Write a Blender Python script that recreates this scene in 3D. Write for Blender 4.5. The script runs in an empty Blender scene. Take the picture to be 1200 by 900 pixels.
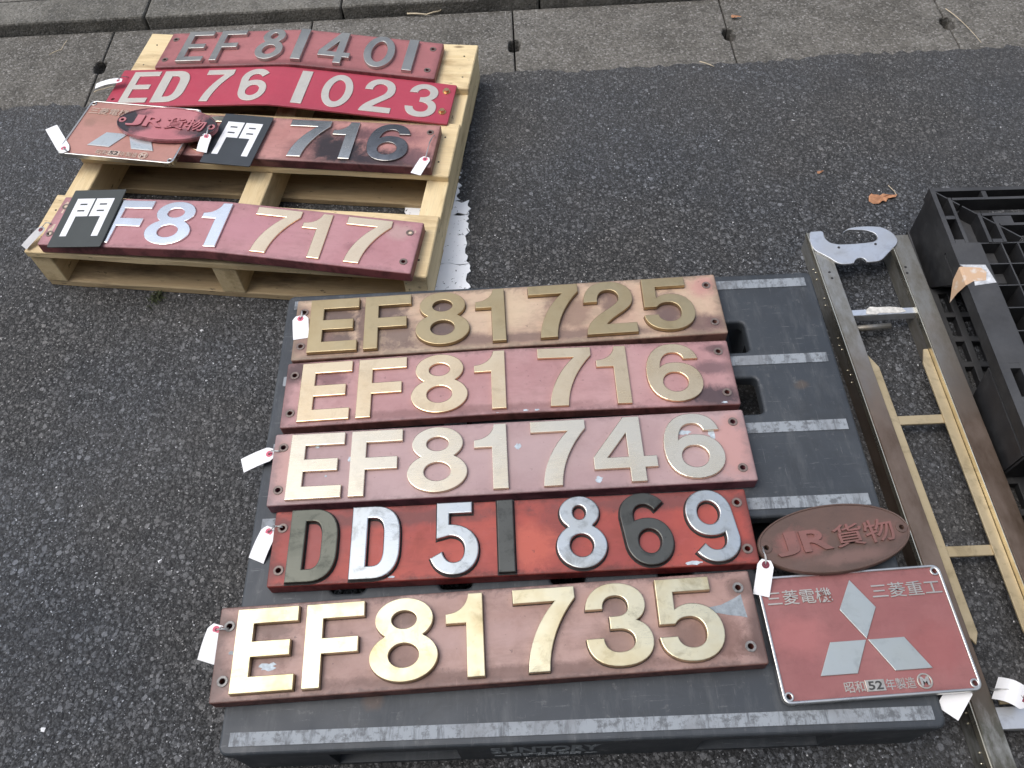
import bpy, bmesh, math, random
from mathutils import Matrix, Vector
random.seed(7)
R_ = math.radians
SC = bpy.context.scene
COL = SC.collection

# ------------------------------------------------------------------ camera
CAM_R = ((0.9988328625, -0.0290294171, -0.0386031823),
         (-0.0455234962, -0.8328913072, -0.5515611314),
         (-0.0161407569, 0.5526747356, -0.8332407291))      # rows: right, down, forward
CAM_C = (0.49201822, -0.22922042, 1.46650961)
F_PX = 960.0
cd = bpy.data.cameras.new('camera')
cam = bpy.data.objects.new('camera', cd); COL.objects.link(cam)
r, d, f = (Vector(v) for v in CAM_R)
m = Matrix.Identity(4)
for i in range(3):
    m[i][0] = r[i]; m[i][1] = -d[i]; m[i][2] = -f[i]; m[i][3] = CAM_C[i]
cam.matrix_world = m
cd.sensor_width = 36.0; cd.lens = F_PX / 1200 * 36.0
cd.clip_start = 0.05; cd.clip_end = 500
SC.camera = cam

def at(u, v, z=0.0):
    """pixel of the 1200x900 photograph -> point on the level plane at height z"""
    k = ((u - 600) / F_PX, (v - 450) / F_PX, 1.0)
    dr = [sum(CAM_R[j][i] * k[j] for j in range(3)) for i in range(3)]
    t = (z - CAM_C[2]) / dr[2]
    return Vector((CAM_C[0] + dr[0] * t, CAM_C[1] + dr[1] * t, z))

# ------------------------------------------------------------------ light
SUN_EL, SUN_AZ = 64.0, 186.0          # soft daylight from the upper left (azimuth anticlockwise from +X)
w = bpy.data.worlds.new('World'); SC.world = w; w.use_nodes = True
wn = w.node_tree
sky = wn.nodes.new('ShaderNodeTexSky'); sky.sky_type = 'NISHITA'; sky.sun_disc = False
sky.sun_elevation = R_(SUN_EL); sky.sun_rotation = R_((90 - SUN_AZ) % 360); sky.dust_density = 2.0; sky.air_density = 1.0
hsv = wn.nodes.new('ShaderNodeHueSaturation'); hsv.inputs['Saturation'].default_value = 0.58
bg = wn.nodes['Background']; bg.inputs['Strength'].default_value = 0.15
wn.links.new(sky.outputs[0], hsv.inputs['Color']); wn.links.new(hsv.outputs[0], bg.inputs['Color'])
sd = bpy.data.lights.new('sun', 'SUN'); sd.energy = 0.65; sd.angle = R_(40); sd.color = (1.0, 0.96, 0.9)
so = bpy.data.objects.new('sun', sd); COL.objects.link(so)
_az = R_(SUN_AZ)                          # direction towards the sun, in the XY plane
sv = Vector((math.cos(_az) * math.cos(R_(SUN_EL)), math.sin(_az) * math.cos(R_(SUN_EL)), math.sin(R_(SUN_EL))))
so.rotation_euler = sv.to_track_quat('Z', 'Y').to_euler(); so.location = (0, 0, 8)
SC.view_settings.view_transform = 'Standard'; SC.view_settings.look = 'None'
SC.view_settings.gamma = 1.0; SC.view_settings.use_curve_mapping = False
SC.view_settings.exposure = 1.0
SC.render.engine = 'CYCLES'

# ------------------------------------------------------------------ helpers: objects
def link(o, parent=None):
    COL.objects.link(o)
    if parent is not None: o.parent = parent
    return o

def tag(o, label=None, cat=None, group=None, kind=None):
    for k, v in (('label', label), ('category', cat), ('group', group), ('kind', kind)):
        if v: o[k] = v
    return o

def empty(name, loc, rz=0.0, label=None, cat=None, group=None):
    o = bpy.data.objects.new(name, None); o.empty_display_size = 0.05
    link(o); o.location = loc; o.rotation_euler = (0, 0, rz)
    return tag(o, label, cat, group)

def mesh_obj(name, me, mat, parent=None, loc=None, rot=None):
    o = bpy.data.objects.new(name, me); link(o, parent)
    if mat is not None and not me.materials: me.materials.append(mat)
    if loc is not None: o.location = loc
    if rot is not None: o.rotation_euler = rot
    return o

def from_py(name, vs, fs, mat, parent=None, loc=None, rot=None, smooth=False):
    me = bpy.data.meshes.new(name); me.from_pydata([tuple(v) for v in vs], [], fs)
    bm = bmesh.new(); bm.from_mesh(me); bmesh.ops.recalc_face_normals(bm, faces=bm.faces); bm.to_mesh(me); bm.free()
    if smooth: me.polygons.foreach_set('use_smooth', [True] * len(me.polygons))
    return mesh_obj(name, me, mat, parent, loc, rot)

def add_box(bm, x0, x1, y0, y1, z0, z1):
    vs = [bm.verts.new(p) for p in ((x0, y0, z0), (x1, y0, z0), (x1, y1, z0), (x0, y1, z0), (x0, y0, z1), (x1, y0, z1), (x1, y1, z1), (x0, y1, z1))]
    for q in ((3, 2, 1, 0), (4, 5, 6, 7), (0, 1, 5, 4), (1, 2, 6, 5), (2, 3, 7, 6), (3, 0, 4, 7)):
        bm.faces.new([vs[i] for i in q])
    return vs

def bm_obj(name, bm, mat, parent=None, loc=None, rot=None, smooth=False):
    bmesh.ops.recalc_face_normals(bm, faces=bm.faces)
    me = bpy.data.meshes.new(name); bm.to_mesh(me); bm.free()
    if smooth: me.polygons.foreach_set('use_smooth', [True] * len(me.polygons))
    return mesh_obj(name, me, mat, parent, loc, rot)

def box(name, x0, x1, y0, y1, z0, z1, mat, parent=None, bev=0.0, seg=1, jitter=0.0, cuts=0):
    bm = bmesh.new(); add_box(bm, x0, x1, y0, y1, z0, z1)
    if cuts:
        ax = 0 if (x1 - x0) > (y1 - y0) else 1
        lo, hi = (x0, x1) if ax == 0 else (y0, y1)
        for i in range(1, cuts):
            p = [0, 0, 0]; p[ax] = lo + (hi - lo) * i / cuts; n = [0, 0, 0]; n[ax] = 1
            bmesh.ops.bisect_plane(bm, geom=bm.verts[:] + bm.edges[:] + bm.faces[:], plane_co=p, plane_no=n)
    if jitter:
        for v in bm.verts: v.co += Vector((random.uniform(-1, 1), random.uniform(-1, 1), random.uniform(-1, 1))) * jitter
    if bev: bmesh.ops.bevel(bm, geom=[e for e in bm.edges if len(e.link_faces) == 2 and e.calc_face_angle(0) > .5], offset=bev, segments=seg, affect='EDGES', profile=.5)
    return bm_obj(name, bm, mat, parent)

def shape_mesh(name, contours, h, bev=0.0, bres=1, grow=0.0):
    """flat outline(s) with holes -> solid of height h standing on z=0"""
    cu = bpy.data.curves.new(name, 'CURVE'); cu.dimensions = '2D'; cu.fill_mode = 'BOTH'
    cu.extrude = max(h / 2 - bev, 0.00005); cu.bevel_depth = bev; cu.bevel_resolution = bres; cu.offset = grow - bev
    for c in contours:
        sp = cu.splines.new('POLY'); sp.points.add(len(c) - 1); sp.use_cyclic_u = True
        for p, q in zip(sp.points, c): p.co = (q[0], q[1], 0, 1)
    o = bpy.data.objects.new(name, cu); COL.objects.link(o)
    me = bpy.data.meshes.new_from_object(o)
    bpy.data.objects.remove(o); bpy.data.curves.remove(cu)
    me.transform(Matrix.Translation((0, 0, h / 2)))
    me.materials.clear()
    me.polygons.foreach_set('use_smooth', [False] * len(me.polygons))
    bm = bmesh.new(); bm.from_mesh(me); bmesh.ops.remove_doubles(bm, verts=bm.verts, dist=1e-5)
    bmesh.ops.recalc_face_normals(bm, faces=bm.faces); bm.to_mesh(me); bm.free()
    me.name = name
    return me

def text_mesh(s, bw, bh, depth, bold=0.02):
    bold = min(bold, .006) if any(ord(c) > 255 for c in s) else bold
    """lettering fitted into a bw x bh box centred on the origin, standing on z=0"""
    cu = bpy.data.curves.new('lettering', 'FONT'); cu.body = s; cu.extrude = .5; cu.offset = bold; cu.resolution_u = 3
    o = bpy.data.objects.new('lettering', cu); COL.objects.link(o)
    me = bpy.data.meshes.new_from_object(o); bpy.data.objects.remove(o); bpy.data.curves.remove(cu)
    xs = [v.co.x for v in me.vertices]; ys = [v.co.y for v in me.vertices]
    ax, bx, ay, by = min(xs), max(xs), min(ys), max(ys)
    for v in me.vertices:
        v.co = ((v.co.x - (ax + bx) / 2) * bw / (bx - ax), (v.co.y - (ay + by) / 2) * bh / (by - ay), (v.co.z + .5) * depth)
    me.materials.clear(); me.polygons.foreach_set('use_smooth', [False] * len(me.polygons))
    me.name = 'lettering'
    return me

def rrect(x0, x1, y0, y1, rad, n=5):
    out = []
    for cx, cy, a0 in ((x1 - rad, y0 + rad, -90), (x1 - rad, y1 - rad, 0), (x0 + rad, y1 - rad, 90), (x0 + rad, y0 + rad, 180)):
        for i in range(n + 1):
            a = R_(a0 + 90 * i / n); out.append((cx + rad * math.cos(a), cy + rad * math.sin(a)))
    return out

def ell(cx, cy, rx, ry, n=28):
    return [(cx + rx * math.cos(2 * math.pi * i / n), cy + ry * math.sin(2 * math.pi * i / n)) for i in range(n)]

def tube(name, pts, rad, mat, parent=None, n=6, taper=None):
    vs, fs = [], []
    pts = [Vector(p) for p in pts]
    for i, p in enumerate(pts):
        t = (pts[min(i + 1, len(pts) - 1)] - pts[max(i - 1, 0)]).normalized()
        a = t.orthogonal().normalized(); b = t.cross(a)
        rr = rad * (1 if not taper else taper[i])
        for k in range(n):
            an = 2 * math.pi * k / n; vs.append(p + a * math.cos(an) * rr + b * math.sin(an) * rr)
    for i in range(len(pts) - 1):
        for k in range(n):
            fs.append((i * n + k, i * n + (k + 1) % n, (i + 1) * n + (k + 1) % n, (i + 1) * n + k))
    fs.append(tuple(range(n))); fs.append(tuple(range((len(pts) - 1) * n, len(pts) * n)))
    return from_py(name, vs, fs, mat, parent, smooth=True)

# ------------------------------------------------------------------ helpers: materials
class G:
    def __init__(s, name, **kw):
        s.m = bpy.data.materials.new(name); s.m.use_nodes = True; s.t = s.m.node_tree
        s.b = s.t.nodes['Principled BSDF']
        for k, v in kw.items(): s.put(k.replace('_', ' '), v)
        tc = s.t.nodes.new('ShaderNodeTexCoord'); s.co = tc.outputs['Object']
        s._rnd = None
    def put(s, k, v):
        i = s.b.inputs[k]
        if hasattr(v, 'node'): s.t.links.new(v, i)
        elif isinstance(v, (tuple, list)) and len(v) == 3 and i.type == 'RGBA': i.default_value = (*v, 1)
        else: i.default_value = v
    def n(s, typ, ins=None, **props):
        nd = s.t.nodes.new(typ)
        for k, v in props.items(): setattr(nd, k, v)
        for k, v in (ins or {}).items():
            i = nd.inputs[k]
            if hasattr(v, 'node'): s.t.links.new(v, i)
            elif isinstance(v, (tuple, list)) and len(v) == 3 and i.type == 'RGBA': i.default_value = (*v, 1)
            else: i.default_value = v
        return nd
    def rnd_co(s, amt=7.0):
        oi = s.n('ShaderNodeObjectInfo')
        sc = s.n('ShaderNodeVectorMath', {0: s.co}, operation='ADD')
        cmb = s.n('ShaderNodeCombineXYZ', {'X': s.math('MULTIPLY', oi.outputs['Random'], amt), 'Y': s.math('MULTIPLY', oi.outputs['Random'], amt * 1.7), 'Z': s.math('MULTIPLY', oi.outputs['Random'], amt * .6)})
        s.t.links.new(cmb.outputs[0], sc.inputs[1])
        return sc.outputs[0]
    def map(s, scale, loc=(0, 0, 0), rot=(0, 0, 0), co=None):
        return s.n('ShaderNodeMapping', {'Vector': co or s.co, 'Scale': scale, 'Location': loc, 'Rotation': rot}).outputs[0]
    def noise(s, scale, detail=3, rough=.55, co=None, dist=0.0):
        return s.n('ShaderNodeTexNoise', {'Vector': co or s.co, 'Scale': scale, 'Detail': detail, 'Roughness': rough, 'Distortion': dist}).outputs['Fac']
    def vor(s, scale, out='Distance', co=None, feature='F1', rand=1.0):
        return s.n('ShaderNodeTexVoronoi', {'Vector': co or s.co, 'Scale': scale, 'Randomness': rand}, feature=feature).outputs[out]
    def ramp(s, fac, stops, interp='LINEAR'):
        nd = s.n('ShaderNodeValToRGB', {'Fac': fac}); cr = nd.color_ramp; cr.interpolation = interp
        while len(cr.elements) < len(stops): cr.elements.new(.5)
        for e, (p, c) in zip(cr.elements, stops):
            e.position = p; e.color = (c, c, c, 1) if not isinstance(c, tuple) else (*c, 1)
        return nd.outputs['Color']
    def mix(s, fac, a, b, blend='MIX'):
        nd = s.n('ShaderNodeMix', None, data_type='RGBA', blend_type=blend)
        for k, v in ((0, fac), (6, a), (7, b)):
            i = nd.inputs[k]
            if hasattr(v, 'node'): s.t.links.new(v, i)
            elif isinstance(v, (tuple, list)): i.default_value = (*v, 1)
            else: i.default_value = v
        return nd.outputs[2]
    def math(s, op, a, b=0.0, clamp=False):
        nd = s.n('ShaderNodeMath', {0: a, 1: b}, operation=op); nd.use_clamp = clamp
        return nd.outputs[0]
    def bump(s, h, strength=.3, dist=.001):
        s.put('Normal', s.n('ShaderNodeBump', {'Height': h, 'Strength': strength, 'Distance': dist}).outputs[0])
    def spot(s, cx, cy, rx, ry, nz=None, soft=.5, amt=.9):
        """soft-edged irregular stain mask round (cx, cy)"""
        q = s.map((1 / rx, 1 / ry, 0), (-cx / rx, -cy / ry, 0))
        ln = s.n('ShaderNodeVectorMath', {0: q}, operation='LENGTH').outputs['Value']
        nz = nz or s.noise(22, 5, .65)
        v = s.math('ADD', ln, s.math('MULTIPLY', s.math('SUBTRACT', nz, .5), amt * 2))
        return s.ramp(v, [(.45, 1.0), (1.0, 0.0)])

def simple(name, col, rough=.6, metal=0.0, var=.15, scale=30.0, bump=0.0):
    g = G(name, Roughness=rough, Metallic=metal)
    nz = g.noise(scale, 5, .6)
    g.put('Base Color', g.mix(g.ramp(nz, [(.3, 0.), (.7, 1.)]), tuple(c * (1 - var) for c in col), tuple(min(c * (1 + var), 1) for c in col)))
    if bump: g.bump(g.noise(scale * 6, 3), bump, .001)
    return g.m

# asphalt -----------------------------------------------------------
def asphalt_mat():
    g = G('asphalt')
    n1 = g.noise(1.6, 4, .6)
    wn_ = g.n('ShaderNodeTexNoise', {'Vector': g.co, 'Scale': 110., 'Detail': 2.}).outputs['Color']
    warp = g.n('ShaderNodeVectorMath', {0: g.co, 1: g.n('ShaderNodeVectorMath', {0: wn_, 1: (.005, .005, .005)}, operation='MULTIPLY').outputs[0]}, operation='ADD').outputs[0]
    V = [g.n('ShaderNodeTexVoronoi', {'Vector': warp, 'Scale': sc}) for sc in (165., 360., 104., 62.)]
    def rnd(v, k=0): return g.n('ShaderNodeSeparateColor', {'Color': v.outputs['Color']}).outputs[k]
    col = g.mix(g.ramp(g.noise(240, 1), [(.46, 0.), (.54, 1.)]),
                g.ramp(rnd(V[0]), [(0, .014), (.5, .027), (.8, .05), (.95, .085), (1, .14)]),
                g.ramp(rnd(V[1]), [(0, .012), (.55, .026), (.86, .06), (.97, .14), (1, .42)]))
    col = g.mix(1.0, col, g.ramp(V[0].outputs['Distance'], [(.36, 1.), (.80, .45)]), 'MULTIPLY')
    for v, thr, d0, c0, c1 in ((V[2], .58, .40, .045, .14), (V[3], .82, .36, .055, .17)):      # the larger chippings
        m_ = g.math('MULTIPLY', g.ramp(rnd(v), [(thr, 0.), (thr + .01, 1.)]), g.ramp(g.math('ADD', v.outputs['Distance'], g.math('MULTIPLY', g.noise(330, 2), .12)), [(d0, 1.), (d0 + .07, 0.)]))
        st = g.mix(.25, g.ramp(rnd(v, 1), [(0, c0), (.75, (c0 + c1) / 2), (1, c1)]), g.ramp(g.noise(500, 2), [(.3, c0), (.7, c1)]))
        col = g.mix(g.math('MULTIPLY', m_, .9), col, st)
    tint = g.mix(g.ramp(n1, [(.40, 0.), (.60, 1.)]), (1.34, 1.29, 1.22), (1.22, 1.29, 1.40))
    col = g.mix(1.0, col, tint, 'MULTIPLY')
    blot = g.noise(1.1, 6, .68, None, .6)
    col = g.mix(g.math('MULTIPLY', g.ramp(blot, [(.50, 0.), (.64, 1.)]), .42), col, (.026, .027, .030))
    wear = g.noise(.8, 5, .6, g.map((1, 1.4, 1), (3, 5, 0)))
    yy = g.n('ShaderNodeSeparateXYZ', {'Vector': g.co}).outputs['Y']
    wash = g.math('MULTIPLY', g.ramp(g.math('ADD', g.math('MULTIPLY', yy, .4), g.math('MULTIPLY', g.noise(5, 5, .65), .35)), [(.60, 0.), (1.0, 1.)]), .34)   # silt washed towards the gutter
    col = g.mix(g.math('MAXIMUM', g.math('MULTIPLY', g.ramp(wear, [(.5, 0.), (.68, 1.)]), .28), wash), col, (.118, .113, .106))
    g.put('Base Color', col)
    g.put('Roughness', g.ramp(rnd(V[1]), [(0, .85), (.8, .7), (1, .45)]))
    h = g.math('ADD', g.math('SUBTRACT', 1.0, V[0].outputs['Distance']), g.math('MULTIPLY', g.math('SUBTRACT', 1.0, V[1].outputs['Distance']), .5))
    h = g.math('ADD', h, g.math('MULTIPLY', g.math('SUBTRACT', 1.0, V[2].outputs['Distance']), 1.2))
    g.bump(h, .8, .003)
    return g.m

def concrete_mat(name, a, b, stain, sp=.45):
    g = G(name, Roughness=.9)
    n1 = g.noise(3.5, 5, .65); n2 = g.noise(11, 7, .7); n3 = g.noise(420, 2)
    v = g.n('ShaderNodeTexVoronoi', {'Vector': g.co, 'Scale': 190.}); rv = g.n('ShaderNodeSeparateColor', {'Color': v.outputs['Color']}).outputs[0]
    col = g.mix(g.ramp(n1, [(.35, 0.), (.65, 1.)]), a, b)
    col = g.mix(g.ramp(n2, [(.46, 0.), (.62, .85)]), col, stain)
    col = g.mix(g.math('MULTIPLY', g.ramp(g.noise(1.3, 6, .7, None, .5), [(.5, 0.), (.62, 1.)]), .55), col, tuple(x * .8 for x in stain))
    col = g.mix(g.math('MULTIPLY', g.ramp(g.noise(60, 6, .75), [(.60, 0.), (.68, 1.)]), .6), col, tuple(x * 1.5 for x in a))
    col = g.mix(g.math('MULTIPLY', g.ramp(rv, [(.0, .0), (.6, .1), (.9, .5), (1, 1.)]), sp), col, (.42, .40, .37))
    col = g.mix(g.math('MULTIPLY', g.ramp(rv, [(.0, 1.), (.25, 0.)]), .6), col, tuple(c * .35 for c in a))
    col = g.mix(.35, col, g.ramp(n3, [(.3, .5), (.7, 1.5)]), 'MULTIPLY')
    g.put('Base Color', col)
    g.bump(g.math('ADD', g.math('MULTIPLY', v.outputs['Distance'], -.6), g.math('MULTIPLY', g.noise(120, 4), 1.0)), .7, .003)
    return g.m

# wood --------------------------------------------------------------
def wood_mat(name, light, mid, dark, stain=.5):
    g = G(name, Roughness=.72)
    co = g.rnd_co(9)
    q = g.map((2.2, 26, 26), co=co)
    gr = g.noise(2.6, 6, .65, q, .6)
    fine = g.noise(9, 4, .6, g.map((1.5, 60, 60), co=co))
    col = g.mix(g.ramp(gr, [(.3, 0.), (.7, 1.)]), light, mid)
    col = g.mix(g.math('MULTIPLY', g.ramp(fine, [(.5, 0.), (.8, 1.)]), .35), col, dark)
    patch = g.noise(2.4, 5, .65, g.map((1.6, 6, 6), co=co))
    col = g.mix(g.math('MULTIPLY', g.ramp(patch, [(.52, 0.), (.68, 1.)]), stain), col, dark)
    spk = g.noise(3.2, 6, .75, g.map((6, 22, 22), co=co))
    col = g.mix(g.math('MULTIPLY', g.ramp(spk, [(.62, 0.), (.67, 1.)]), stain * 1.1), col, tuple(c * .3 for c in dark))
    vk = g.vor(3.1, 'Distance', g.map((1.2, 3.2, 3.2), co=co))
    col = g.mix(g.ramp(vk, [(.035, .75), (.07, 0.)]), col, (.12, .06, .025))
    oi = g.n('ShaderNodeObjectInfo').outputs['Random']
    col = g.mix(1.0, col, g.ramp(oi, [(0, (.84, .80, .72)), (.5, (1.0, .95, .86)), (1, (1.06, 1.03, .95))]), 'MULTIPLY')
    g.put('Base Color', col)
    g.bump(g.math('ADD', gr, fine), .5, .002)
    return g.m

# painted plate -----------------------------------------------------
def paint_mat(name, base, alt, dark=(.04, .028, .026), rough=.42, stains=(), grime_or_shade=.5, edge=.0, L=.86, W=.15, speck=.5, side=None):
    """stains: (cx, cy, rx, ry, colour, strength); side: unfaded colour of the folded lip"""
    g = G(name)
    nz = g.noise(7, 7, .66); n2 = g.noise(38, 9, .76, None, .4); streak = g.noise(5, 6, .68, g.map((3, 16, 3)))
    fine = g.noise(95, 5, .7); mott = g.noise(18, 7, .72, None, .6)
    col = g.mix(g.ramp(nz, [(.36, 0.), (.64, 1.)]), base, alt)
    dirt = tuple(b * .55 + d_ * .3 for b, d_ in zip(base, dark))
    col = g.mix(g.math('MULTIPLY', g.ramp(streak, [(.5, 0.), (.70, 1.)]), grime_or_shade * .6), col, dirt)
    col = g.mix(g.math('MULTIPLY', g.ramp(mott, [(.52, 0.), (.66, 1.)]), grime_or_shade * .6), col, dirt)
    col = g.mix(g.math('MULTIPLY', g.ramp(mott, [(.34, 1.), (.44, 0.)]), grime_or_shade * .35), col, tuple(min(1, b * 1.25 + .03) for b in alt))
    for cx, cy, rx, ry, c, s_ in stains:
        col = g.mix(g.math('MULTIPLY', g.spot(cx, cy, rx, ry, n2, .75, .75), s_), col, c)
    if edge:      # worn, dirty rim of the panel, broken up by noise
        sp = g.n('ShaderNodeSeparateXYZ', {'Vector': g.co})
        ex = g.math('DIVIDE', g.math('ABSOLUTE', sp.outputs['X']), L / 2); ey = g.math('DIVIDE', g.math('ABSOLUTE', sp.outputs['Y']), W / 2)
        exx = g.ramp(g.math('ADD', ex, g.math('MULTIPLY', g.math('SUBTRACT', n2, .5), .12)), [(.955, 0.), (1., 1.)])
        eyy = g.ramp(g.math('ADD', ey, g.math('MULTIPLY', g.math('SUBTRACT', n2, .5), .7)), [(.84, 0.), (1.02, 1.)])
        col = g.mix(g.math('MULTIPLY', g.math('MAXIMUM', exx, eyy), edge), col, tuple(b * .25 + d_ * .4 for b, d_ in zip(base, dark)))
    col = g.mix(g.math('MULTIPLY', g.ramp(fine, [(.64, 0.), (.70, 1.)]), speck), col, dark)
    scr = g.noise(3, 5, .8, g.map((70, 4, 4), rot=(0, 0, .5))); scr2 = g.noise(3, 5, .8, g.map((5, 90, 4), rot=(0, 0, .25)))
    col = g.mix(g.math('MULTIPLY', g.math('MAXIMUM', g.ramp(scr, [(.66, 0.), (.70, 1.)]), g.ramp(scr2, [(.66, 0.), (.70, 1.)])), speck * .5), col, tuple(min(1, b * 1.5 + .08) for b in base))
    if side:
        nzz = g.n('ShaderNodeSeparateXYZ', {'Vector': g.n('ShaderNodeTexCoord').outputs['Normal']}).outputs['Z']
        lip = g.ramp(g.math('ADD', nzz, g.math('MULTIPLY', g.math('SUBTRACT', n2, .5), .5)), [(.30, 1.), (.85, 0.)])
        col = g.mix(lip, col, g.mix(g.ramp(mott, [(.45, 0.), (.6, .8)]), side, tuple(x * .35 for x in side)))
    g.put('Base Color', col)
    g.put('Roughness', g.ramp(mott, [(.3, rough - .08), (.7, rough + .22)]))
    g.bump(g.math('ADD', g.math('MULTIPLY', fine, .8), g.math('MULTIPLY', g.noise(9, 3), 2.5)), .22, .0012)
    return g.m

# cast / polished letters --------------------------------------------
def metal_mat(name, col, tarnish, r0=.2, r1=.42, tamt=.6, patch=.5, brush=.12, metal=1.0):
    g = G(name, Metallic=metal)
    co = g.rnd_co(3)
    a = g.noise(26, 7, .7, co, .4); b = g.noise(9, 4, .6, co); br = g.noise(30, 3, .6, g.map((2, 30, 2), rot=(0, 0, .15), co=co)); sp = g.noise(120, 4, .7, co)
    c = g.mix(g.math('MULTIPLY', g.ramp(b, [(.42, 0.), (.68, 1.)]), tamt), col, tarnish)
    c = g.mix(g.math('MULTIPLY', g.ramp(a, [(.52, 0.), (.7, 1.)]), min(1, patch * 1.4)), c, tuple(x * .55 for x in tarnish))
    c = g.mix(g.math('MULTIPLY', g.ramp(sp, [(.66, 0.), (.72, 1.)]), patch * .8), c, tuple(x * .3 for x in tarnish))
    g.put('Base Color', c)
    g.put('Roughness', g.math('ADD', g.ramp(b, [(.35, r0), (.7, r1)]), g.math('MULTIPLY', g.math('SUBTRACT', br, .5), .25)))
    g.bump(g.math('ADD', g.math('MULTIPLY', br, .25), g.math('MULTIPLY', g.noise(6, 1, .4, co), 3.0)), brush, .0012)
    return g.m

M = {}
M['asphalt'] = asphalt_mat()
M['soil'] = simple('soil', (.035, .03, .025), .95, 0, .4, 40)
M['gutter'] = concrete_mat('gutter_concrete', (.145, .135, .116), (.11, .10, .083), (.072, .066, .054))
M['kerb'] = concrete_mat('kerb_concrete', (.175, .165, .14), (.125, .116, .095), (.07, .066, .055), .3)
M['paving'] = concrete_mat('pavement_concrete', (.165, .152, .13), (.13, .118, .096), (.085, .076, .062), .35)
M['grit'] = (lambda g: (g.put('Base Color', g.ramp(g.vor(90, 'Color'), [(0, .03), (.4, .08), (.65, .2), (.8, .6), (1, .85)])), g.m)[1])(G('grit', Roughness=.8))
M['wood'] = wood_mat('pallet_pine', (.78, .65, .42), (.68, .54, .32), (.36, .25, .13), .75)
M['wood_old'] = wood_mat('pallet_pine_weathered', (.46, .36, .22), (.36, .27, .16), (.12, .085, .05), .85)
M['hole'] = simple('nail_head', (.05, .045, .04), .6, .6)
# worn road paint
g = G('road_paint', Roughness=.7)
c = g.mix(g.ramp(g.noise(14, 5), [(.4, 0.), (.7, 1.)]), (.92, .93, .94), (.84, .86, .88))
c = g.mix(g.ramp(g.noise(110, 4, .7), [(.63, 0.), (.66, 1.)]), c, (.06, .06, .06)); g.put('Base Color', c); g.bump(g.noise(150, 3), .4, .001)
M['roadpaint'] = g.m
# plastics
g = G('grey_pallet_plastic')
c = g.mix(g.ramp(g.noise(5, 5, .6), [(.35, 0.), (.7, 1.)]), (.033, .039, .046), (.050, .057, .064))
c = g.mix(g.math('MULTIPLY', g.ramp(g.noise(3, 6, .7, g.map((14, 3, 3))), [(.5, 0.), (.8, 1.)]), .5), c, (.13, .135, .135))
c = g.mix(g.math('MULTIPLY', g.ramp(g.noise(60, 4, .7), [(.62, 0.), (.75, 1.)]), .5), c, (.16, .16, .155))
sc1 = g.noise(3, 6, .8, g.map((5, 70, 4), rot=(0, 0, .35))); sc2 = g.noise(3, 6, .8, g.map((80, 5, 4), rot=(0, 0, .2)))
c = g.mix(g.math('MULTIPLY', g.math('MAXIMUM', g.ramp(sc1, [(.62, 0.), (.66, 1.)]), g.ramp(sc2, [(.62, 0.), (.66, 1.)])), .55), c, (.17, .175, .175))
c = g.mix(g.math('MULTIPLY', g.ramp(g.noise(9, 7, .72, None, .8), [(.5, 0.), (.66, 1.)]), .55), c, (.028, .031, .034))
c = g.mix(g.math('MULTIPLY', g.spot(.235, .075, .018, .02, None, .8), .3), c, (.16, .08, .04))
c = g.mix(g.math('MULTIPLY', g.spot(1.02, .62, .02, .012, None, .8), .3), c, (.16, .10, .05))
g.put('Base Color', c); g.put('Roughness', g.ramp(g.noise(12, 4), [(.3, .42), (.7, .62)])); g.bump(g.noise(260, 2), .12, .0006)
M['greyplastic'] = g.m
g = G('grip_strip_rubber', Roughness=.6)
q = g.map((26, 4, 4)); n = g.noise(2.2, 6, .75, q, .4)
c = g.mix(g.ramp(n, [(.36, 0.), (.5, 1.)]), (.11, .12, .13), (.28, .305, .325)); c = g.mix(g.ramp(g.noise(70, 5, .75), [(.5, 0.), (.62, .8)]), c, (.09, .095, .1))
c = g.mix(g.ramp(g.noise(9, 3), [(.55, 0.), (.65, .7)]), c, (.20, .21, .22))
g.put('Base Color', c); g.bump(n, .3, .001)
M['strip'] = g.m
g = G('black_pallet_plastic')
c = g.mix(g.ramp(g.noise(6, 5), [(.35, 0.), (.7, 1.)]), (.008, .008, .009), (.018, .018, .019)); c = g.mix(g.math('MULTIPLY', g.ramp(g.noise(24, 5, .7), [(.5, 0.), (.75, 1.)]), .45), c, (.05, .05, .05))
nzz = g.n('ShaderNodeSeparateXYZ', {'Vector': g.n('ShaderNodeTexCoord').outputs['Normal']}).outputs['Z']
dust = g.math('MULTIPLY', g.ramp(nzz, [(.6, 0.), (.95, 1.)]), g.ramp(g.noise(11, 6, .7), [(.3, .35), (.65, 1.)]))
c = g.mix(dust, c, (.062, .062, .063))
g.put('Base Color', c); g.put('Roughness', g.ramp(g.noise(20, 3), [(.3, .5), (.7, .7)])); g.bump(g.noise(180, 2), .1, .0006)
M['blackplastic'] = g.m
M['greyink'] = simple('raised_grey_print', (.22, .24, .25), .6)
g = G('packing_tape', Roughness=.38)
g.put('Base Color', g.mix(g.ramp(g.noise(55, 4), [(.55, 0.), (.7, 1.)]), (.60, .40, .25), (.66, .58, .50)))
M['tape'] = g.m
M['tapewhite'] = simple('torn_tape_backing', (.55, .56, .57), .6, 0, .35, 90)
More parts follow.
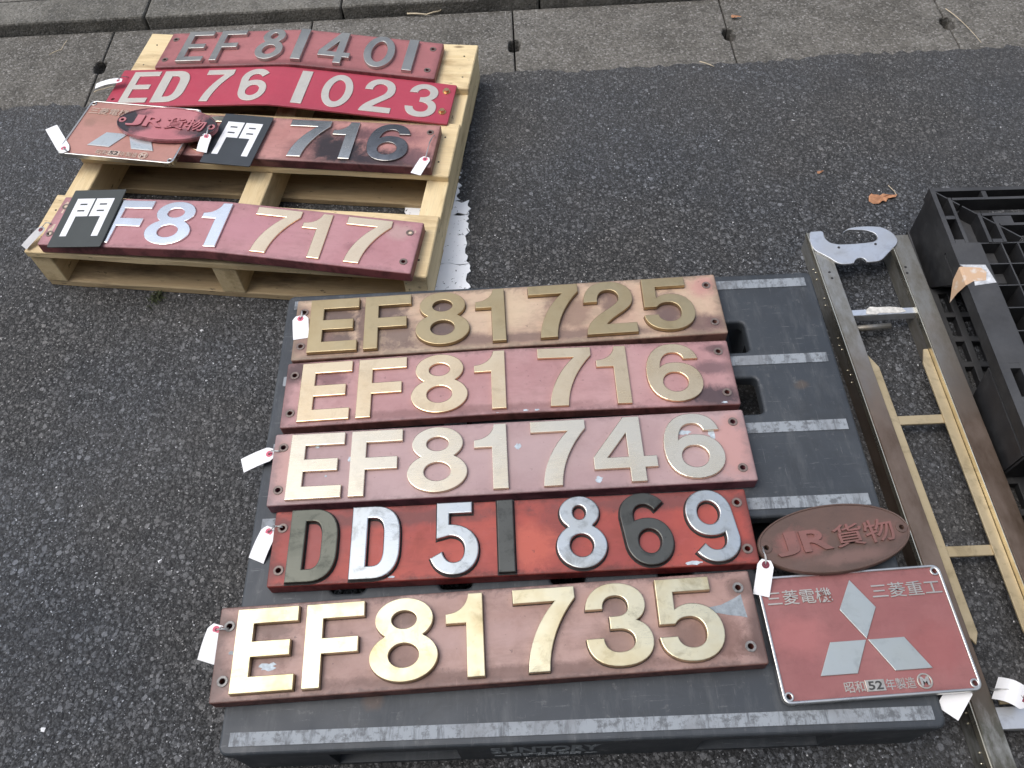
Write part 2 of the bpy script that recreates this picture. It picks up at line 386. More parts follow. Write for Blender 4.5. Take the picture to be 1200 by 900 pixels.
# metals of the channel frame
g = G('channel_steel', Metallic=.75)
n = g.noise(7, 6, .7, g.map((3, 1.2, 3)))
yy = g.math('ADD', g.n('ShaderNodeSeparateXYZ', {'Vector': g.co}).outputs['Y'], .5)
c1 = g.mix(g.ramp(n, [(.4, 0.), (.65, 1.)]), (.36, .355, .33), (.20, .185, .15)); c2 = g.mix(g.ramp(n, [(.4, 0.), (.65, 1.)]), (.15, .105, .075), (.23, .175, .14))
c3 = g.mix(g.ramp(n, [(.45, 0.), (.6, 1.)]), (.13, .125, .10), (.32, .32, .30))
oldp = g.ramp(g.math('ADD', yy, g.math('MULTIPLY', g.noise(9, 5), .25)), [(.68, 0.), (.98, 1.)])
lowp = g.ramp(g.math('ADD', yy, g.math('MULTIPLY', g.noise(9, 5), .12)), [(.08, 1.), (.16, 0.)])
c = g.mix(lowp, g.mix(oldp, c2, c1), c3)
g.put('Base Color', c); g.put('Roughness', g.ramp(n, [(.3, .38), (.7, .6)])); g.bump(g.noise(90, 4), .15, .001)
M['channel'] = g.m
M['goldbar'] = metal_mat('gold_passivated_steel', (.52, .42, .26), (.38, .30, .17), .45, .6, .6, .45, .05, .5)
M['lipmetal'] = metal_mat('bright_rail_edge', (.80, .74, .58), (.5, .42, .28), .22, .4, .5, .2, .05)
M['alu'] = metal_mat('scuffed_aluminium', (.74, .76, .78), (.46, .45, .43), .30, .5, .5, .25, .06, .85)
M['darkbolt'] = simple('dark_fastener', (.09, .085, .08), .45, .8)
M['flaky'] = simple('flaking_white_coat', (.62, .60, .55), .7, 0, .3, 80)
M['paper'] = simple('tag_paper', (.86, .855, .85), .75, 0, .04, 15)
M['papergrey'] = simple('tag_paper_shaded', (.50, .49, .48), .7, 0, .1, 40)  # shade lying on this tag is put into the grey
M['pinkring'] = simple('tag_ring_pink', (.62, .13, .19), .7, 0, .15, 200)
M['darkring'] = simple('tag_eyelet_dark', (.16, .02, .04), .6)
M['brownring'] = simple('tag_ring_brown', (.22, .09, .07), .7)
M['wire'] = simple('tag_wire', (.45, .45, .44), .4, .7)
M['leaf'] = simple('dry_leaf', (.42, .20, .10), .7, 0, .35, 60, .4)
M['straw'] = simple('straw', (.55, .46, .32), .8, 0, .2, 50)
M['weed'] = simple('weed_blade', (.045, .055, .02), .8, 0, .4, 60)
M['shedwall'] = simple('shed_cladding', (.20, .205, .205), .6, 0, .15, 1.2)
M['shedroof'] = simple('shed_roof_sheet', (.13, .135, .14), .5, .2, .2, 2)
M['sheddoor'] = simple('shed_door_paint', (.16, .19, .20), .5, 0, .1, 2)

# plates' paints
DK = (.03, .024, .024)
M['p735'] = paint_mat('paint_735', (.34, .205, .17), (.42, .275, .235), stains=[(.21, .03, .03, .03, (.13, .08, .065), .7), (.31, -.025, .035, .03, (.12, .075, .06), .75), (-.13, .035, .03, .025, (.12, .08, .065), .7), (-.13, -.025, .03, .03, (.15, .09, .075), .7), (-.34, .03, .04, .02, (.13, .08, .065), .7), (-.235, .0, .03, .05, (.22, .13, .105), .5), (.0, -.06, .4, .014, (.13, .07, .055), .7), (-0.413, 0.043, 0.024, 0.022, (.12, .07, .055), 0.70), (-0.413, -0.043, 0.024, 0.022, (.12, .07, .055), 0.70), (0.408, 0.047, 0.024, 0.022, (.12, .07, .055), 0.70), (0.408, -0.047, 0.024, 0.022, (.12, .07, .055), 0.70), (.36, -.03, .06, .05, (.13, .06, .045), .6), (.43, -.03, .03, .06, (.10, .055, .045), .8), (-.05, .0, .2, .03, (.45, .30, .27), .5), (-.34, -.005, .05, .03, (.17, .10, .08), .7), (.21, -.03, .06, .04, (.20, .12, .09), .6), (-.42, -.04, .03, .05, (.13, .07, .06), .6), (-.13, -.03, .05, .03, (.24, .14, .11), .5), (.31, -.02, .05, .04, (.22, .13, .10), .6)], grime_or_shade=.6, edge=.75, side=(.15, .05, .04))
M['p869'] = paint_mat('paint_869', (.40, .075, .05), (.30, .055, .045), stains=[(-0.390, 0.040, 0.020, 0.018, (.13, .04, .035), 0.70), (-0.390, -0.040, 0.020, 0.018, (.13, .04, .035), 0.70), (0.390, 0.042, 0.020, 0.018, (.13, .04, .035), 0.70), (0.390, -0.042, 0.020, 0.018, (.13, .04, .035), 0.70), (.08, .02, .05, .07, (.17, .04, .035), .6), (.03, -.02, .06, .05, (.50, .11, .07), .8), (-.2, .045, .25, .02, (.12, .045, .04), .7), (-.33, 0, .06, .06, (.28, .075, .065), .6), (.25, .05, .2, .02, (.13, .05, .045), .7)], grime_or_shade=.8, edge=.8, L=.815, W=.135, side=(.22, .028, .025))
M['p746'] = paint_mat('paint_746', (.45, .31, .30), (.37, .245, .24), stains=[(-0.413, 0.043, 0.018, 0.016, (.26, .15, .13), 0.60), (-0.413, -0.043, 0.018, 0.016, (.26, .15, .13), 0.60), (0.408, 0.047, 0.018, 0.016, (.26, .15, .13), 0.60), (0.408, -0.047, 0.018, 0.016, (.26, .15, .13), 0.60), (-.41, 0, .025, .08, (.52, .30, .26), .7), (.40, 0, .045, .08, (.50, .27, .24), .8), (-.2, .0, .1, .06, (.46, .31, .30), .5), (.05, .0, .12, .06, (.42, .30, .29), .6)], grime_or_shade=.3, edge=.45, speck=.25, side=(.17, .055, .07))
M['p716'] = paint_mat('paint_716', (.39, .205, .20), (.47, .275, .265), stains=[(-0.413, 0.043, 0.020, 0.018, (.15, .075, .075), 0.60), (-0.413, -0.043, 0.020, 0.018, (.15, .075, .075), 0.60), (0.408, 0.047, 0.020, 0.018, (.15, .075, .075), 0.60), (0.408, -0.047, 0.020, 0.018, (.15, .075, .075), 0.60), (-.41, .05, .04, .035, (.06, .035, .035), .85), (-.34, .03, .04, .025, (.17, .08, .085), .8), (.38, -.055, .08, .03, (.05, .035, .04), .9), (.39, .01, .05, .02, (.10, .06, .065), .7), (.40, .055, .03, .012, (.08, .05, .05), .7), (-.1, -.06, .35, .012, (.15, .07, .06), .5)], grime_or_shade=.35, edge=.65, side=(.19, .065, .055))
M['p725'] = paint_mat('paint_725', (.56, .42, .29), (.48, .32, .23), stains=[(-.29, 0, .018, .07, (.13, .08, .07), .85), (-.245, .03, .05, .03, (.10, .065, .06), .85), (-.13, .035, .03, .03, (.09, .06, .058), .9), (-.13, -.03, .035, .03, (.09, .06, .058), .9), (-.34, -.035, .05, .025, (.10, .065, .06), .85), (.10, .01, .03, .06, (.17, .105, .085), .75), (.195, .045, .03, .025, (.11, .07, .065), .85), (.32, -.02, .03, .03, (.09, .06, .06), .9), (.03, -.055, .4, .016, (.13, .08, .07), .7), (-0.413, 0.043, 0.022, 0.020, (.20, .11, .085), 0.70), (-0.413, -0.043, 0.022, 0.020, (.20, .11, .085), 0.70), (0.408, 0.047, 0.022, 0.020, (.20, .11, .085), 0.70), (0.408, -0.047, 0.022, 0.020, (.20, .11, .085), 0.70), (-.34, .02, .05, .05, (.11, .075, .065), .9), (-.22, -.02, .05, .06, (.13, .085, .075), .8), (-.13, 0, .04, .07, (.13, .09, .08), .85), (.13, 0, .05, .06, (.24, .15, .11), .75), (.22, .02, .04, .05, (.16, .10, .08), .85), (.32, 0, .05, .05, (.16, .10, .085), .85), (.40, .045, .04, .035, (.50, .26, .22), .8), (.38, -.05, .08, .03, (.14, .08, .075), .8), (-.39, -.04, .05, .05, (.22, .13, .11), .7), (-.1, -.05, .12, .02, (.22, .14, .11), .7), (.0, .02, .05, .07, (.60, .46, .31), .7)], grime_or_shade=.9, edge=.7, side=(.26, .13, .10))
M['p401'] = paint_mat('paint_401', (.42, .16, .16), (.34, .125, .125), stains=[(-.1, -.07, .4, .02, (.16, .05, .05), .6), (.3, 0, .1, .06, (.33, .13, .13), .5)], grime_or_shade=.5, edge=.5, L=.76, W=.156, speck=.3, side=(.22, .06, .06))
M['p1023'] = paint_mat('paint_1023', (.44, .060, .092), (.40, .050, .080), stains=[], grime_or_shade=.15, edge=.12, L=.91, W=.157, rough=.36, speck=.15)
M['pfar716'] = paint_mat('paint_far_716', (.42, .19, .165), (.50, .25, .22), stains=[(.19, -.03, .11, .075, (.020, .016, .020), .98), (.31, -.06, .16, .05, (.026, .020, .025), .95), (.15, .03, .03, .05, (.03, .022, .025), .8), (.30, .03, .12, .04, (.20, .085, .09), .8), (.22, .03, .06, .03, (.10, .05, .055), .75), (.1, -.04, .05, .05, (.20, .09, .085), .6), (.38, -.04, .05, .04, (.16, .08, .085), .8)], grime_or_shade=.5, edge=.5, side=(.15, .05, .055))
M['p717'] = paint_mat('paint_717', (.41, .19, .20), (.48, .245, .255), stains=[(.3, -.02, .04, .02, (.24, .10, .11), .6), (.38, .04, .04, .03, (.55, .45, .38), .35), (.05, .0, .12, .05, (.50, .24, .27), .5)], grime_or_shade=.4, edge=.35, side=(.24, .075, .075))
M['mitr'] = paint_mat('paint_maker_plate', (.255, .092, .088), (.305, .122, .115), stains=[(-.1, 0, .06, .04, (.42, .15, .14), .5), (.1, -.03, .06, .05, (.30, .09, .085), .5)], grime_or_shade=.35, edge=.3, L=.3, W=.2, speck=.2)
M['mitl'] = paint_mat('paint_maker_plate_faded', (.48, .245, .20), (.42, .205, .165), stains=[(-.10, .05, .08, .04, (.36, .19, .14), .6), (-.12, .02, .02, .02, (.26, .15, .11), .5)], grime_or_shade=.35, edge=.25, L=.3, W=.2, speck=.25)
M['ovr'] = paint_mat('paint_oval_rust', (.125, .072, .054), (.095, .060, .047), stains=[(-.06, 0, .05, .03, (.26, .10, .085), .8), (.08, .0, .05, .025, (.19, .10, .08), .6), (.02, -.035, .08, .015, (.21, .12, .10), .6)], grime_or_shade=.6, edge=0, speck=.5)
M['ovl'] = paint_mat('paint_oval_pink', (.50, .19, .20), (.44, .15, .165), stains=[(-.115, 0, .065, .11, (.022, .024, .03), .98), (.115, -.008, .065, .09, (.022, .024, .03), .98), (-.06, -.02, .03, .02, (.06, .04, .045), .8), (.06, -.025, .04, .02, (.08, .045, .05), .7)], grime_or_shade=.3, edge=0, speck=.35, side=(.38, .12, .13))
M['ovtext'] = paint_mat('paint_oval_lettering', (.24, .10, .085), (.17, .085, .07), grime_or_shade=.4, speck=.5)
M['slate'] = simple('slate_grey_paint', (.040, .046, .052), .5, 0, .12, 12, .08)
M['slate2'] = simple('dark_olive_grey_paint', (.050, .056, .052), .5, 0, .1, 12, .08)
M['white'] = simple('white_character_paint', (.82, .82, .82), .6, 0, .03, 20)
M['chip'] = simple('bare_grey_primer', (.26, .29, .31), .55, 0, .25, 120)
M['palechip'] = simple('pale_blue_paint_chip', (.46, .52, .56), .55, 0, .25, 150)
M['buff'] = simple('buff_adhesive_residue', (.62, .50, .37), .8, 0, .25, 90)
# letters
M['l735'] = metal_mat('brass_735', (.74, .67, .46), (.46, .36, .18), .30, .46, .75, .35, .05)
M['l746'] = metal_mat('brass_746', (.84, .74, .56), (.58, .48, .33), .18, .34, .5, .12, .12)
M['l716'] = metal_mat('brass_716', (.90, .70, .44), (.62, .44, .24), .12, .26, .45, .15, .14)
M['l725'] = metal_mat('bronze_725', (.50, .40, .235), (.35, .265, .145), .40, .52, .5, .15, .06)
M['l717'] = metal_mat('brass_717', (.98, .76, .50), (.80, .58, .36), .10, .22, .4, .08, .10)
M['l717w'] = metal_mat('white_reflection_717', (.95, .95, .94), (.82, .82, .80), .14, .24, .4, .08, .02)  # left characters: their white reflection is put into the metal colour
M['l401'] = metal_mat('dull_nickel_401', (.58, .57, .53), (.45, .44, .40), .36, .5, .5, .15, .06)
M['l1023'] = metal_mat('pale_alloy_1023', (0.666, 0.630, 0.558), (0.558, 0.526, 0.459), .42, .55, .5, .12, .05, .55)
M['lfar'] = metal_mat('nickel_far_716', (.70, .68, .62), (.46, .43, .37), .10, .28, .5, .2, .14)
M['lfard'] = metal_mat('dark_nickel', (.34, .33, .32), (.14, .14, .14), .12, .3, .7, .3, .14)  # darker nickel for the last numeral
M['silver'] = metal_mat('worn_silver_869', (0.547, 0.576, 0.569), (0.396, 0.403, 0.374), .28, .46, .7, .55, .06)
M['patina'] = metal_mat('dark_patina_869', (0.094, 0.096, 0.088), (0.061, 0.063, 0.058), .42, .58, .7, .6, .08, .8)
M['patinagreen'] = metal_mat('green_grey_patina_869', (0.138, 0.140, 0.113), (0.088, 0.094, 0.077), .42, .58, .7, .6, .08, .8)
M['rimalu'] = metal_mat('bare_rim_metal', (0.656, 0.648, 0.616), (0.496, 0.480, 0.432), .25, .45, .5, .25, .06)
M['diamond'] = metal_mat('dull_diamond_metal', (0.496, 0.528, 0.504), (0.400, 0.424, 0.392), .35, .5, .5, .2, .06, .8)
M['diamondl'] = metal_mat('pale_diamond_metal', (0.629, 0.680, 0.680), (0.493, 0.535, 0.527), .3, .45, .5, .3, .06, .7)
M['smalltext'] = metal_mat('raised_text_metal', (.64, .60, .52), (.36, .32, .26), .3, .5, .6, .3, .05)
M['smalltextl'] = metal_mat('raised_text_worn', (.66, .52, .42), (.45, .28, .22), .4, .55, .6, .3, .05, .5)
M['gdark'] = simple('black_dirt_shade', (.022, .018, .017), .8, 0, .6, 60, .2)  # numeral outline tones, dirt and contact shade in one colour
M['gbrown'] = simple('brown_dirt_shade', (.10, .058, .046), .8, 0, .5, 60, .2)
M['gmauve'] = simple('mauve_dirt_shade', (.17, .085, .09), .8, 0, .5, 60, .2)
M['grommet'] = simple('bolt_hole_rim', (.20, .155, .135), .5, .5, .3, 150)
M['steelring'] = simple('bare_steel_washer', (.21, .20, .19), .5, .4, .45, 150)
M['boltbrass'] = metal_mat('bolt_brass', (.80, .58, .32), (.55, .36, .18), .3, .45, .5, .2, .05)

# ================================================================== THE SETTING
GUT0, GUT1, KERB1 = 1.80, 2.135, 2.262
def sheet(name, x0, x1, y0, y1, z, mat):
    return tag(from_py(name, [(x0, y0, z), (x1, y0, z), (x1, y1, z), (x0, y1, z)], [(0, 1, 2, 3)], mat), kind='structure')
sheet('ground', -150, 150, -150, 150, -.075, M['soil'])
# asphalt with a ragged far edge lapping over the gutter blocks
N = 420; xs = [-3.2 + 6.6 * i / N for i in range(N + 1)]
vs, fs = [], []
wob = 0.0
def edge_y(x):
    base = 1.768 if x < -.55 else 1.768 + min((x + .55) / .9, 1.0) * .045
    return base + .004 * math.sin(x * 5.1) + .003 * math.sin(x * 13.7 + 1) + random.gauss(0, .005)
for x in [-60] + xs + [60]:
    y = edge_y(x)
    vs += [(x, -60, 0), (x, y, 0), (x, y + .006, -.012), (x, y + .006, -.07)]
for i in range(len(xs) + 1):
    a, b = i * 4, i * 4 + 4
    for k in range(3): fs.append((a + k, b + k, b + k + 1, a + k + 1))
tag(from_py('asphalt', vs, fs, M['asphalt']), kind='structure')

# gutter: precast blocks with a lifting notch in each joint
gut = empty('gutter', (0, 0, 0)); tag(gut, kind='structure')
joints = [-2.59, -1.975, -1.355, -.735, -.115, .505, 1.14, 1.78, 2.4, 3.0, 3.6]
for ji in range(len(joints) - 1):
    x0, x1 = joints[ji] + .002, joints[ji + 1] - .002
    def notch(x, s, yc, n=6, rx=.013, ry=.028):
        return [(x + s * rx * math.sin(math.pi * k / n) * (.8 + .4 * random.random()), yc + (-ry + 2 * ry * k / n) * s * 1.0) for k in range(n + 1)]
    yc = 1.955 + random.uniform(-.008, .008)
    poly = [(x0, GUT0 - .08), (x1, GUT0 - .08)] + [(p[0], p[1]) for p in [(x1 - .017 * math.sin(math.pi * k / 8) ** .5 * random.uniform(.85, 1.1), yc - .03 * math.cos(math.pi * k / 8)) for k in range(9)]] + [(x1, GUT1 - .004), (x0, GUT1 - .004)] + [(x0 + .017 * math.sin(math.pi * k / 8) ** .5 * random.uniform(.85, 1.1), yc + .03 * math.cos(math.pi * k / 8)) for k in range(9)]
    me = shape_mesh('gutter_block', [poly], .065, .004)
    mesh_obj('gutter_block', me, M['gutter'], gut, (0, 0, -.069 + random.uniform(-.0015, .0015)))
# low kerb stones and pavement behind
kerb = empty('kerb', (0, 0, 0)); tag(kerb, kind='structure')
kj = [-2.46, -1.85, -1.24, -.63, -.02, .59, 1.2, 1.81, 2.42, 3.03]
for a, b in zip(kj[:-1], kj[1:]):
    box('kerb_stone', a + .002, b - .002, GUT1 + .003, KERB1, -.06, .034 + random.uniform(-.001, .001), M['kerb'], kerb, .007, 2, .0012, 8)
box('pavement', -60, 60, KERB1 + .004, 9.0, -.06, .031, M['paving'], None, .002)
tag(bpy.data.objects['pavement'], kind='structure')
# worn white line, broken into flakes
def flakes():
    vs, fs = [], []
    ys = [.35, .62, .955, 1.0, 1.09, 1.255, 1.30, 1.405, 1.44]
    for a, b in zip(ys[:-1], ys[1:]):
        xl = [.215, .372]
        cols = [(.212, .372)] if random.random() < .55 else [(.212, .29 + random.uniform(-.03, .03)), (None, .372)]
        px = None
        for c0, c1 in cols:
            if c0 is None: c0 = px + .005
            px = c1
            if b > 1.39: c1 -= .012 + .02 * random.random()
            g_ = random.uniform(.0008, .0022)
            pts = []
            n = 14
            for k in range(n + 1): pts.append((c0 + (c1 - c0) * k / n, a + g_ + random.uniform(-.0014, .0014) + .004 * math.sin(k * .9 + a * 40)))
            m_ = max(3, int((b - a) / .008))
            for k in range(1, m_): pts.append((c1 + random.uniform(-.012, .004), a + (b - a) * k / m_))
            for k in range(n, -1, -1): pts.append((c0 + (c1 - c0) * k / n, b - g_ + random.uniform(-.0014, .0014) + .004 * math.sin(k * .9 + b * 40)))
            for k in range(m_ - 1, 0, -1): pts.append((c0 + random.uniform(-.004, .006), a + (b - a) * k / m_))
            yield pts
rm = empty('road_marking', (.29, .9, 0)); tag(rm, kind='structure')
for i, p_ in enumerate(flakes()):
    mesh_obj('paint_flake', shape_mesh('paint_flake', [[(x - .29, y - .9) for x, y in p_]], .0025, 0), M['roadpaint'], rm, (0, 0, .002 + .0002 * (i % 5)))

# loose grit on the asphalt
vs, fs = [], []
for i in range(6000):
    x, y = random.uniform(-1.6, 2.4), random.uniform(-.35, 1.8)
    s = random.choice((.0012, .0016, .002, .0026)) * random.uniform(.7, 1.2)
    if random.random() < .10: s *= random.uniform(1.4, 2.0)
    a = random.random() * 6.28; k = len(vs)
    for dx, dy, dz in ((1, 0, .2), (.1, .8, .3), (-.9, .2, .25), (-.2, -.9, .3), (.1, 0, 1.0)):
        vs.append((x + s * (dx * math.cos(a) - dy * math.sin(a)), y + s * (dx * math.sin(a) + dy * math.cos(a)), -.0005 + min(s * dz * .8, .0022)))
    vs.append((x, y, -.001))
    fs += [(k, k + 1, k + 4), (k + 1, k + 2, k + 4), (k + 2, k + 3, k + 4), (k + 3, k, k + 4), (k + 1, k, k + 5), (k + 2, k + 1, k + 5), (k + 3, k + 2, k + 5), (k, k + 3, k + 5)]
tag(from_py('grit', vs, fs, M['grit']), 'loose pale stone chips scattered over the asphalt', 'gravel', kind='stuff')

# the shed across the pavement, mirrored in the polished numerals
shed = empty('goods_shed', (0, 8.2, 0), 0, 'long grey corrugated goods shed beyond the pavement', 'building')
bm = bmesh.new()
n = 160; x0 = -14.0
for i in range(n):
    a = x0 + 28 * i / n; b = x0 + 28 * (i + 1) / n; dy = -.03 if i % 2 else 0
    add_box(bm, a, b, .0 + dy, .2, -.05, 4.75)
bm_obj('wall', bm, M['shedwall'], shed)
box('roof', -14.4, 14.4, -1.0, 6.0, 4.75, 4.95, M['shedroof'], shed, .02)
box('eaves_gutter', -14.4, 14.4, -1.12, -1.0, 4.77, 4.9, M['shedroof'], shed, .02)
for dx in (-8.5, -2.0, 4.5):
    dr = box('door', dx, dx + 3.2, -.09, -.03, .03, 3.6, M['sheddoor'], shed, .01)
    for k in range(4): box('door_rail', dx + .02, dx + 3.18, -.115, -.09, .5 + k * .9, .6 + k * .9, M['shedroof'], dr, .005)

# unseen building added at the photographer's back to block sky and darken near sides
bk = empty('sky_block_building', (0, -3.4, 0), 0, 'plain grey unseen building added on the near side to block sky light', 'building')
box('wall', -16, 16, -4.0, 0, -.05, 5.6, M['shedwall'], bk, .02)
box('roof', -16.3, 16.3, -4.3, .35, 5.6, 5.85, M['shedroof'], bk, .02)  # roof of the added unseen building
box('added_wing_wall', 3.3, 9.0, .003, 4.1, -.05, 5.3, M['shedwall'], bk, .02)  # unseen wing added to darken the lower right
box('added_wing_roof', 3.1, 9.3, .36, 4.3, 5.3, 5.5, M['shedroof'], bk, .02)
for dx in (-11, -7, -3, .9):
    wn_ = box('added_window', dx, dx + 1.8, -.02, .03, 1.1, 2.5, M['shedroof'], bk, .01)
    box('pane', dx + .08, dx + .86, .03, .04, 1.18, 2.42, M['sheddoor'], wn_, .004); box('pane', dx + .94, dx + 1.72, .03, .04, 1.18, 2.42, M['sheddoor'], wn_, .004)

# ================================================================== GLYPHS
def path(s):
    """'M x y L x y C x1 y1 x2 y2 x y' -> list of points"""
    t = s.split(); i = 0; out = []
    while i < len(t):
        c = t[i]; i += 1
        k = {'M': 2, 'L': 2, 'C': 6}[c]
        v = [float(q) for q in t[i:i + k]]; i += k
        if c == 'C':
            p0 = out[-1]
            for j in range(1, 9):
                u = j / 8; w_ = 1 - u
                out.append(tuple(w_ ** 3 * p0[a] + 3 * w_ * w_ * u * v[a] + 3 * w_ * u * u * v[2 + a] + u ** 3 * v[4 + a] for a in (0, 1)))
        else: out.append((v[0], v[1]))
    if math.dist(out[0], out[-1]) < 1e-4: out.pop()
    return out

def eight(cx, cu, cl, hu, hl):
    """two overlapping ellipses; cu/cl = (y, rx, ry), hu/hl the counters"""
    up = [p for p in ell(cx, cu[0], cu[1], cu[2], 72) if ((p[0] - cx) / cl[1]) ** 2 + ((p[1] - cl[0]) / cl[2]) ** 2 > 1]
    lo = [p for p in ell(cx, cl[0], cl[1], cl[2], 72) if ((p[0] - cx) / cu[1]) ** 2 + ((p[1] - cu[0]) / cu[2]) ** 2 > 1]
    pts = sorted(up + lo, key=lambda p: math.atan2(p[1] - (cl[0] + cl[2] + cu[0] - cu[2]) / 2, p[0] - cx))
    return [pts, ell(cx, hu[0], hu[1], hu[2]), ell(cx, hl[0], hl[1], hl[2])]

def bars(w, t, b, ym, wm, e=True):
    p = [(0, 0)]
    p += [(w, 0), (w, b), (t, b)] if e else [(t, 0)]
    p += [(t, ym - b / 2), (wm, ym - b / 2), (wm, ym + b / 2), (t, ym + b / 2), (t, 1 - b), (w, 1 - b), (w, 1), (0, 1)]
    return [p]
BLOCK = {   # heavy grotesque numerals of the EF81 plates, cap height 1
    'E': (.746, bars(.746, .203, .178, .505, .67)), 'F': (.705, bars(.705, .203, .178, .485, .64, False)),
    '8': (.815, eight(.4075, (.742, .35, .258), (.292, .4075, .292), (.735, .16, .118), (.305, .19, .15))),
    '1': (.45, [path('M .25 0 L .45 0 L .45 1 L .285 1 C .265 .86 .17 .765 0 .755 L 0 .645 L .25 .645')]),
    '7': (.755, [path('M .14 0 L .385 0 C .40 .30 .53 .60 .755 .86 L .755 1 L 0 1 L 0 .835 L .52 .835 C .30 .62 .15 .30 .14 0')]),
    '2': (.755, [path('M 0 0 L .755 0 L .755 .17 L .30 .17 C .38 .29 .50 .35 .60 .43 C .70 .51 .745 .58 .745 .69 C .745 .87 .60 1 .38 1 C .15 1 0 .86 0 .62 L .20 .62 C .20 .77 .27 .845 .375 .845 C .48 .845 .54 .78 .54 .685 C .54 .60 .48 .55 .37 .47 C .15 .32 .01 .22 0 0')]),
    '3': (.785, [path('M .02 .69 C .04 .89 .19 1 .385 1 C .60 1 .74 .89 .74 .735 C .74 .64 .69 .57 .61 .53 C .72 .49 .785 .40 .785 .285 C .785 .10 .62 0 .39 0 C .15 0 0 .12 0 .33 L .20 .33 C .20 .22 .27 .155 .385 .155 C .50 .155 .58 .21 .58 .295 C .58 .39 .50 .44 .39 .44 L .30 .44 L .30 .585 L .39 .585 C .48 .585 .54 .63 .54 .71 C .54 .80 .48 .85 .39 .85 C .29 .85 .225 .80 .22 .69')]),
    '5': (.77, [path('M .035 1 L .69 1 L .69 .84 L .225 .84 L .215 .61 C .28 .66 .35 .68 .42 .68 C .63 .68 .77 .54 .77 .335 C .77 .13 .61 0 .385 0 C .16 0 .01 .11 0 .29 L .205 .29 C .22 .20 .29 .15 .385 .15 C .50 .15 .57 .22 .57 .335 C .57 .45 .50 .53 .38 .53 C .30 .53 .24 .50 .205 .45 L .02 .45')]),
    '4': (.855, [path('M .48 0 L .68 0 L .68 .21 L .855 .21 L .855 .37 L .68 .37 L .68 1 L .46 1 L 0 .39 L 0 .21 L .48 .21'), [(.48, .37), (.48, .76), (.18, .37)]]),
    '6': (.80, [path('M .78 .73 C .75 .90 .62 1 .42 1 C .16 1 0 .80 0 .47 C 0 .18 .15 0 .41 0 C .64 0 .80 .13 .80 .335 C .80 .53 .65 .665 .43 .665 C .33 .665 .26 .64 .20 .58 C .21 .75 .29 .85 .42 .85 C .50 .85 .56 .81 .575 .73'), ell(.405, .33, .19, .175)]),
}
OLD = {     # narrower round-ended style of the other plates
    'E': (.56, bars(.56, .15, .145, .50, .48)), 'F': (.55, bars(.55, .15, .145, .50, .46, False)),
    'D': (.64, [path('M 0 0 L .30 0 C .50 0 .64 .12 .64 .40 L .64 .60 C .64 .88 .50 1 .30 1 L 0 1'), path('M .21 .17 L .21 .83 L .29 .83 C .39 .83 .43 .74 .43 .60 L .43 .40 C .43 .26 .39 .17 .29 .17')]),
    '1': (.20, [[(0, 0), (.20, 0), (.20, 1), (0, 1)]]),
    '8': (.63, eight(.315, (.765, .255, .235), (.305, .315, .305), (.765, .085, .10), (.31, .15, .155))),
    '6': (.64, [path('M .57 .86 C .50 .95 .42 1 .31 1 C .12 1 0 .87 0 .68 L .04 .33 C .05 .13 .18 0 .345 0 C .52 0 .64 .14 .64 .32 C .64 .51 .52 .635 .36 .645 C .28 .65 .22 .63 .175 .61 L .17 .68 C .17 .78 .23 .835 .31 .835 C .37 .835 .41 .80 .445 .745'), ell(.345, .325, .145, .165)]),
    '5': (.61, [path('M .08 1 L .53 1 L .53 .84 L .24 .84 L .24 .69 C .46 .69 .61 .54 .61 .34 C .61 .13 .48 0 .30 0 C .16 0 .05 .08 0 .23 L .15 .315 C .18 .21 .23 .165 .30 .165 C .39 .165 .435 .24 .435 .34 C .435 .45 .36 .53 .24 .53 L .08 .49')]),
    '4': (.66, [path('M .36 0 L .52 0 L .52 .20 L .66 .20 L .66 .35 L .52 .35 L .52 1 L .34 1 L 0 .35 L 0 .20 L .36 .20'), [(.36, .35), (.36, .72), (.16, .35)]]),
    '0': (.62, [ell(.31, .5, .31, .5, 40), ell(.31, .5, .155, .335, 36)]),
    '7': (.58, [path('M .10 0 L .28 0 C .30 .35 .42 .63 .58 .85 L .58 1 L 0 1 L 0 .85 L .40 .85 C .22 .60 .12 .32 .10 0')]),
    '2': (.60, [path('M 0 0 L .60 0 L .60 .155 L .24 .155 C .30 .25 .40 .33 .48 .42 C .56 .50 .59 .58 .59 .69 C .59 .88 .47 1 .30 1 C .12 1 0 .87 0 .66 L .155 .66 C .155 .78 .21 .85 .30 .85 C .38 .85 .435 .78 .435 .69 C .435 .58 .37 .51 .28 .42 C .14 .29 .02 .18 0 0')]),
    '3': (.60, [path('M .02 .72 C .04 .89 .15 1 .30 1 C .46 1 .57 .89 .57 .74 C .57 .64 .53 .57 .46 .53 C .55 .49 .60 .40 .60 .285 C .60 .11 .48 0 .30 0 C .13 0 .02 .11 0 .29 L .155 .29 C .17 .20 .22 .15 .30 .15 C .39 .15 .445 .21 .445 .295 C .445 .39 .38 .45 .25 .45 L .25 .585 C .36 .585 .415 .64 .415 .72 C .415 .80 .37 .855 .30 .855 C .23 .855 .185 .80 .175 .72')]),
}
w9, c9 = OLD['6']; OLD['9'] = (w9, [[(w9 - x, 1 - y) for x, y in c] for c in c9])
_cache = {}
def glyph(ch, style, wd, ht, th, bev, grow=0.0, nm=None):
    key = (ch, id(style), round(wd, 4), round(ht, 4), th, bev, grow)
    if key not in _cache:
        gw, cs = style[ch]
        pts = [[((x / gw - .5) * wd, (y - .5) * ht) for x, y in c] for c in cs]
        _cache[key] = shape_mesh(nm or ('letter' if ch.isalpha() else 'numeral'), pts, th, bev, 1, grow)
    return _cache[key]

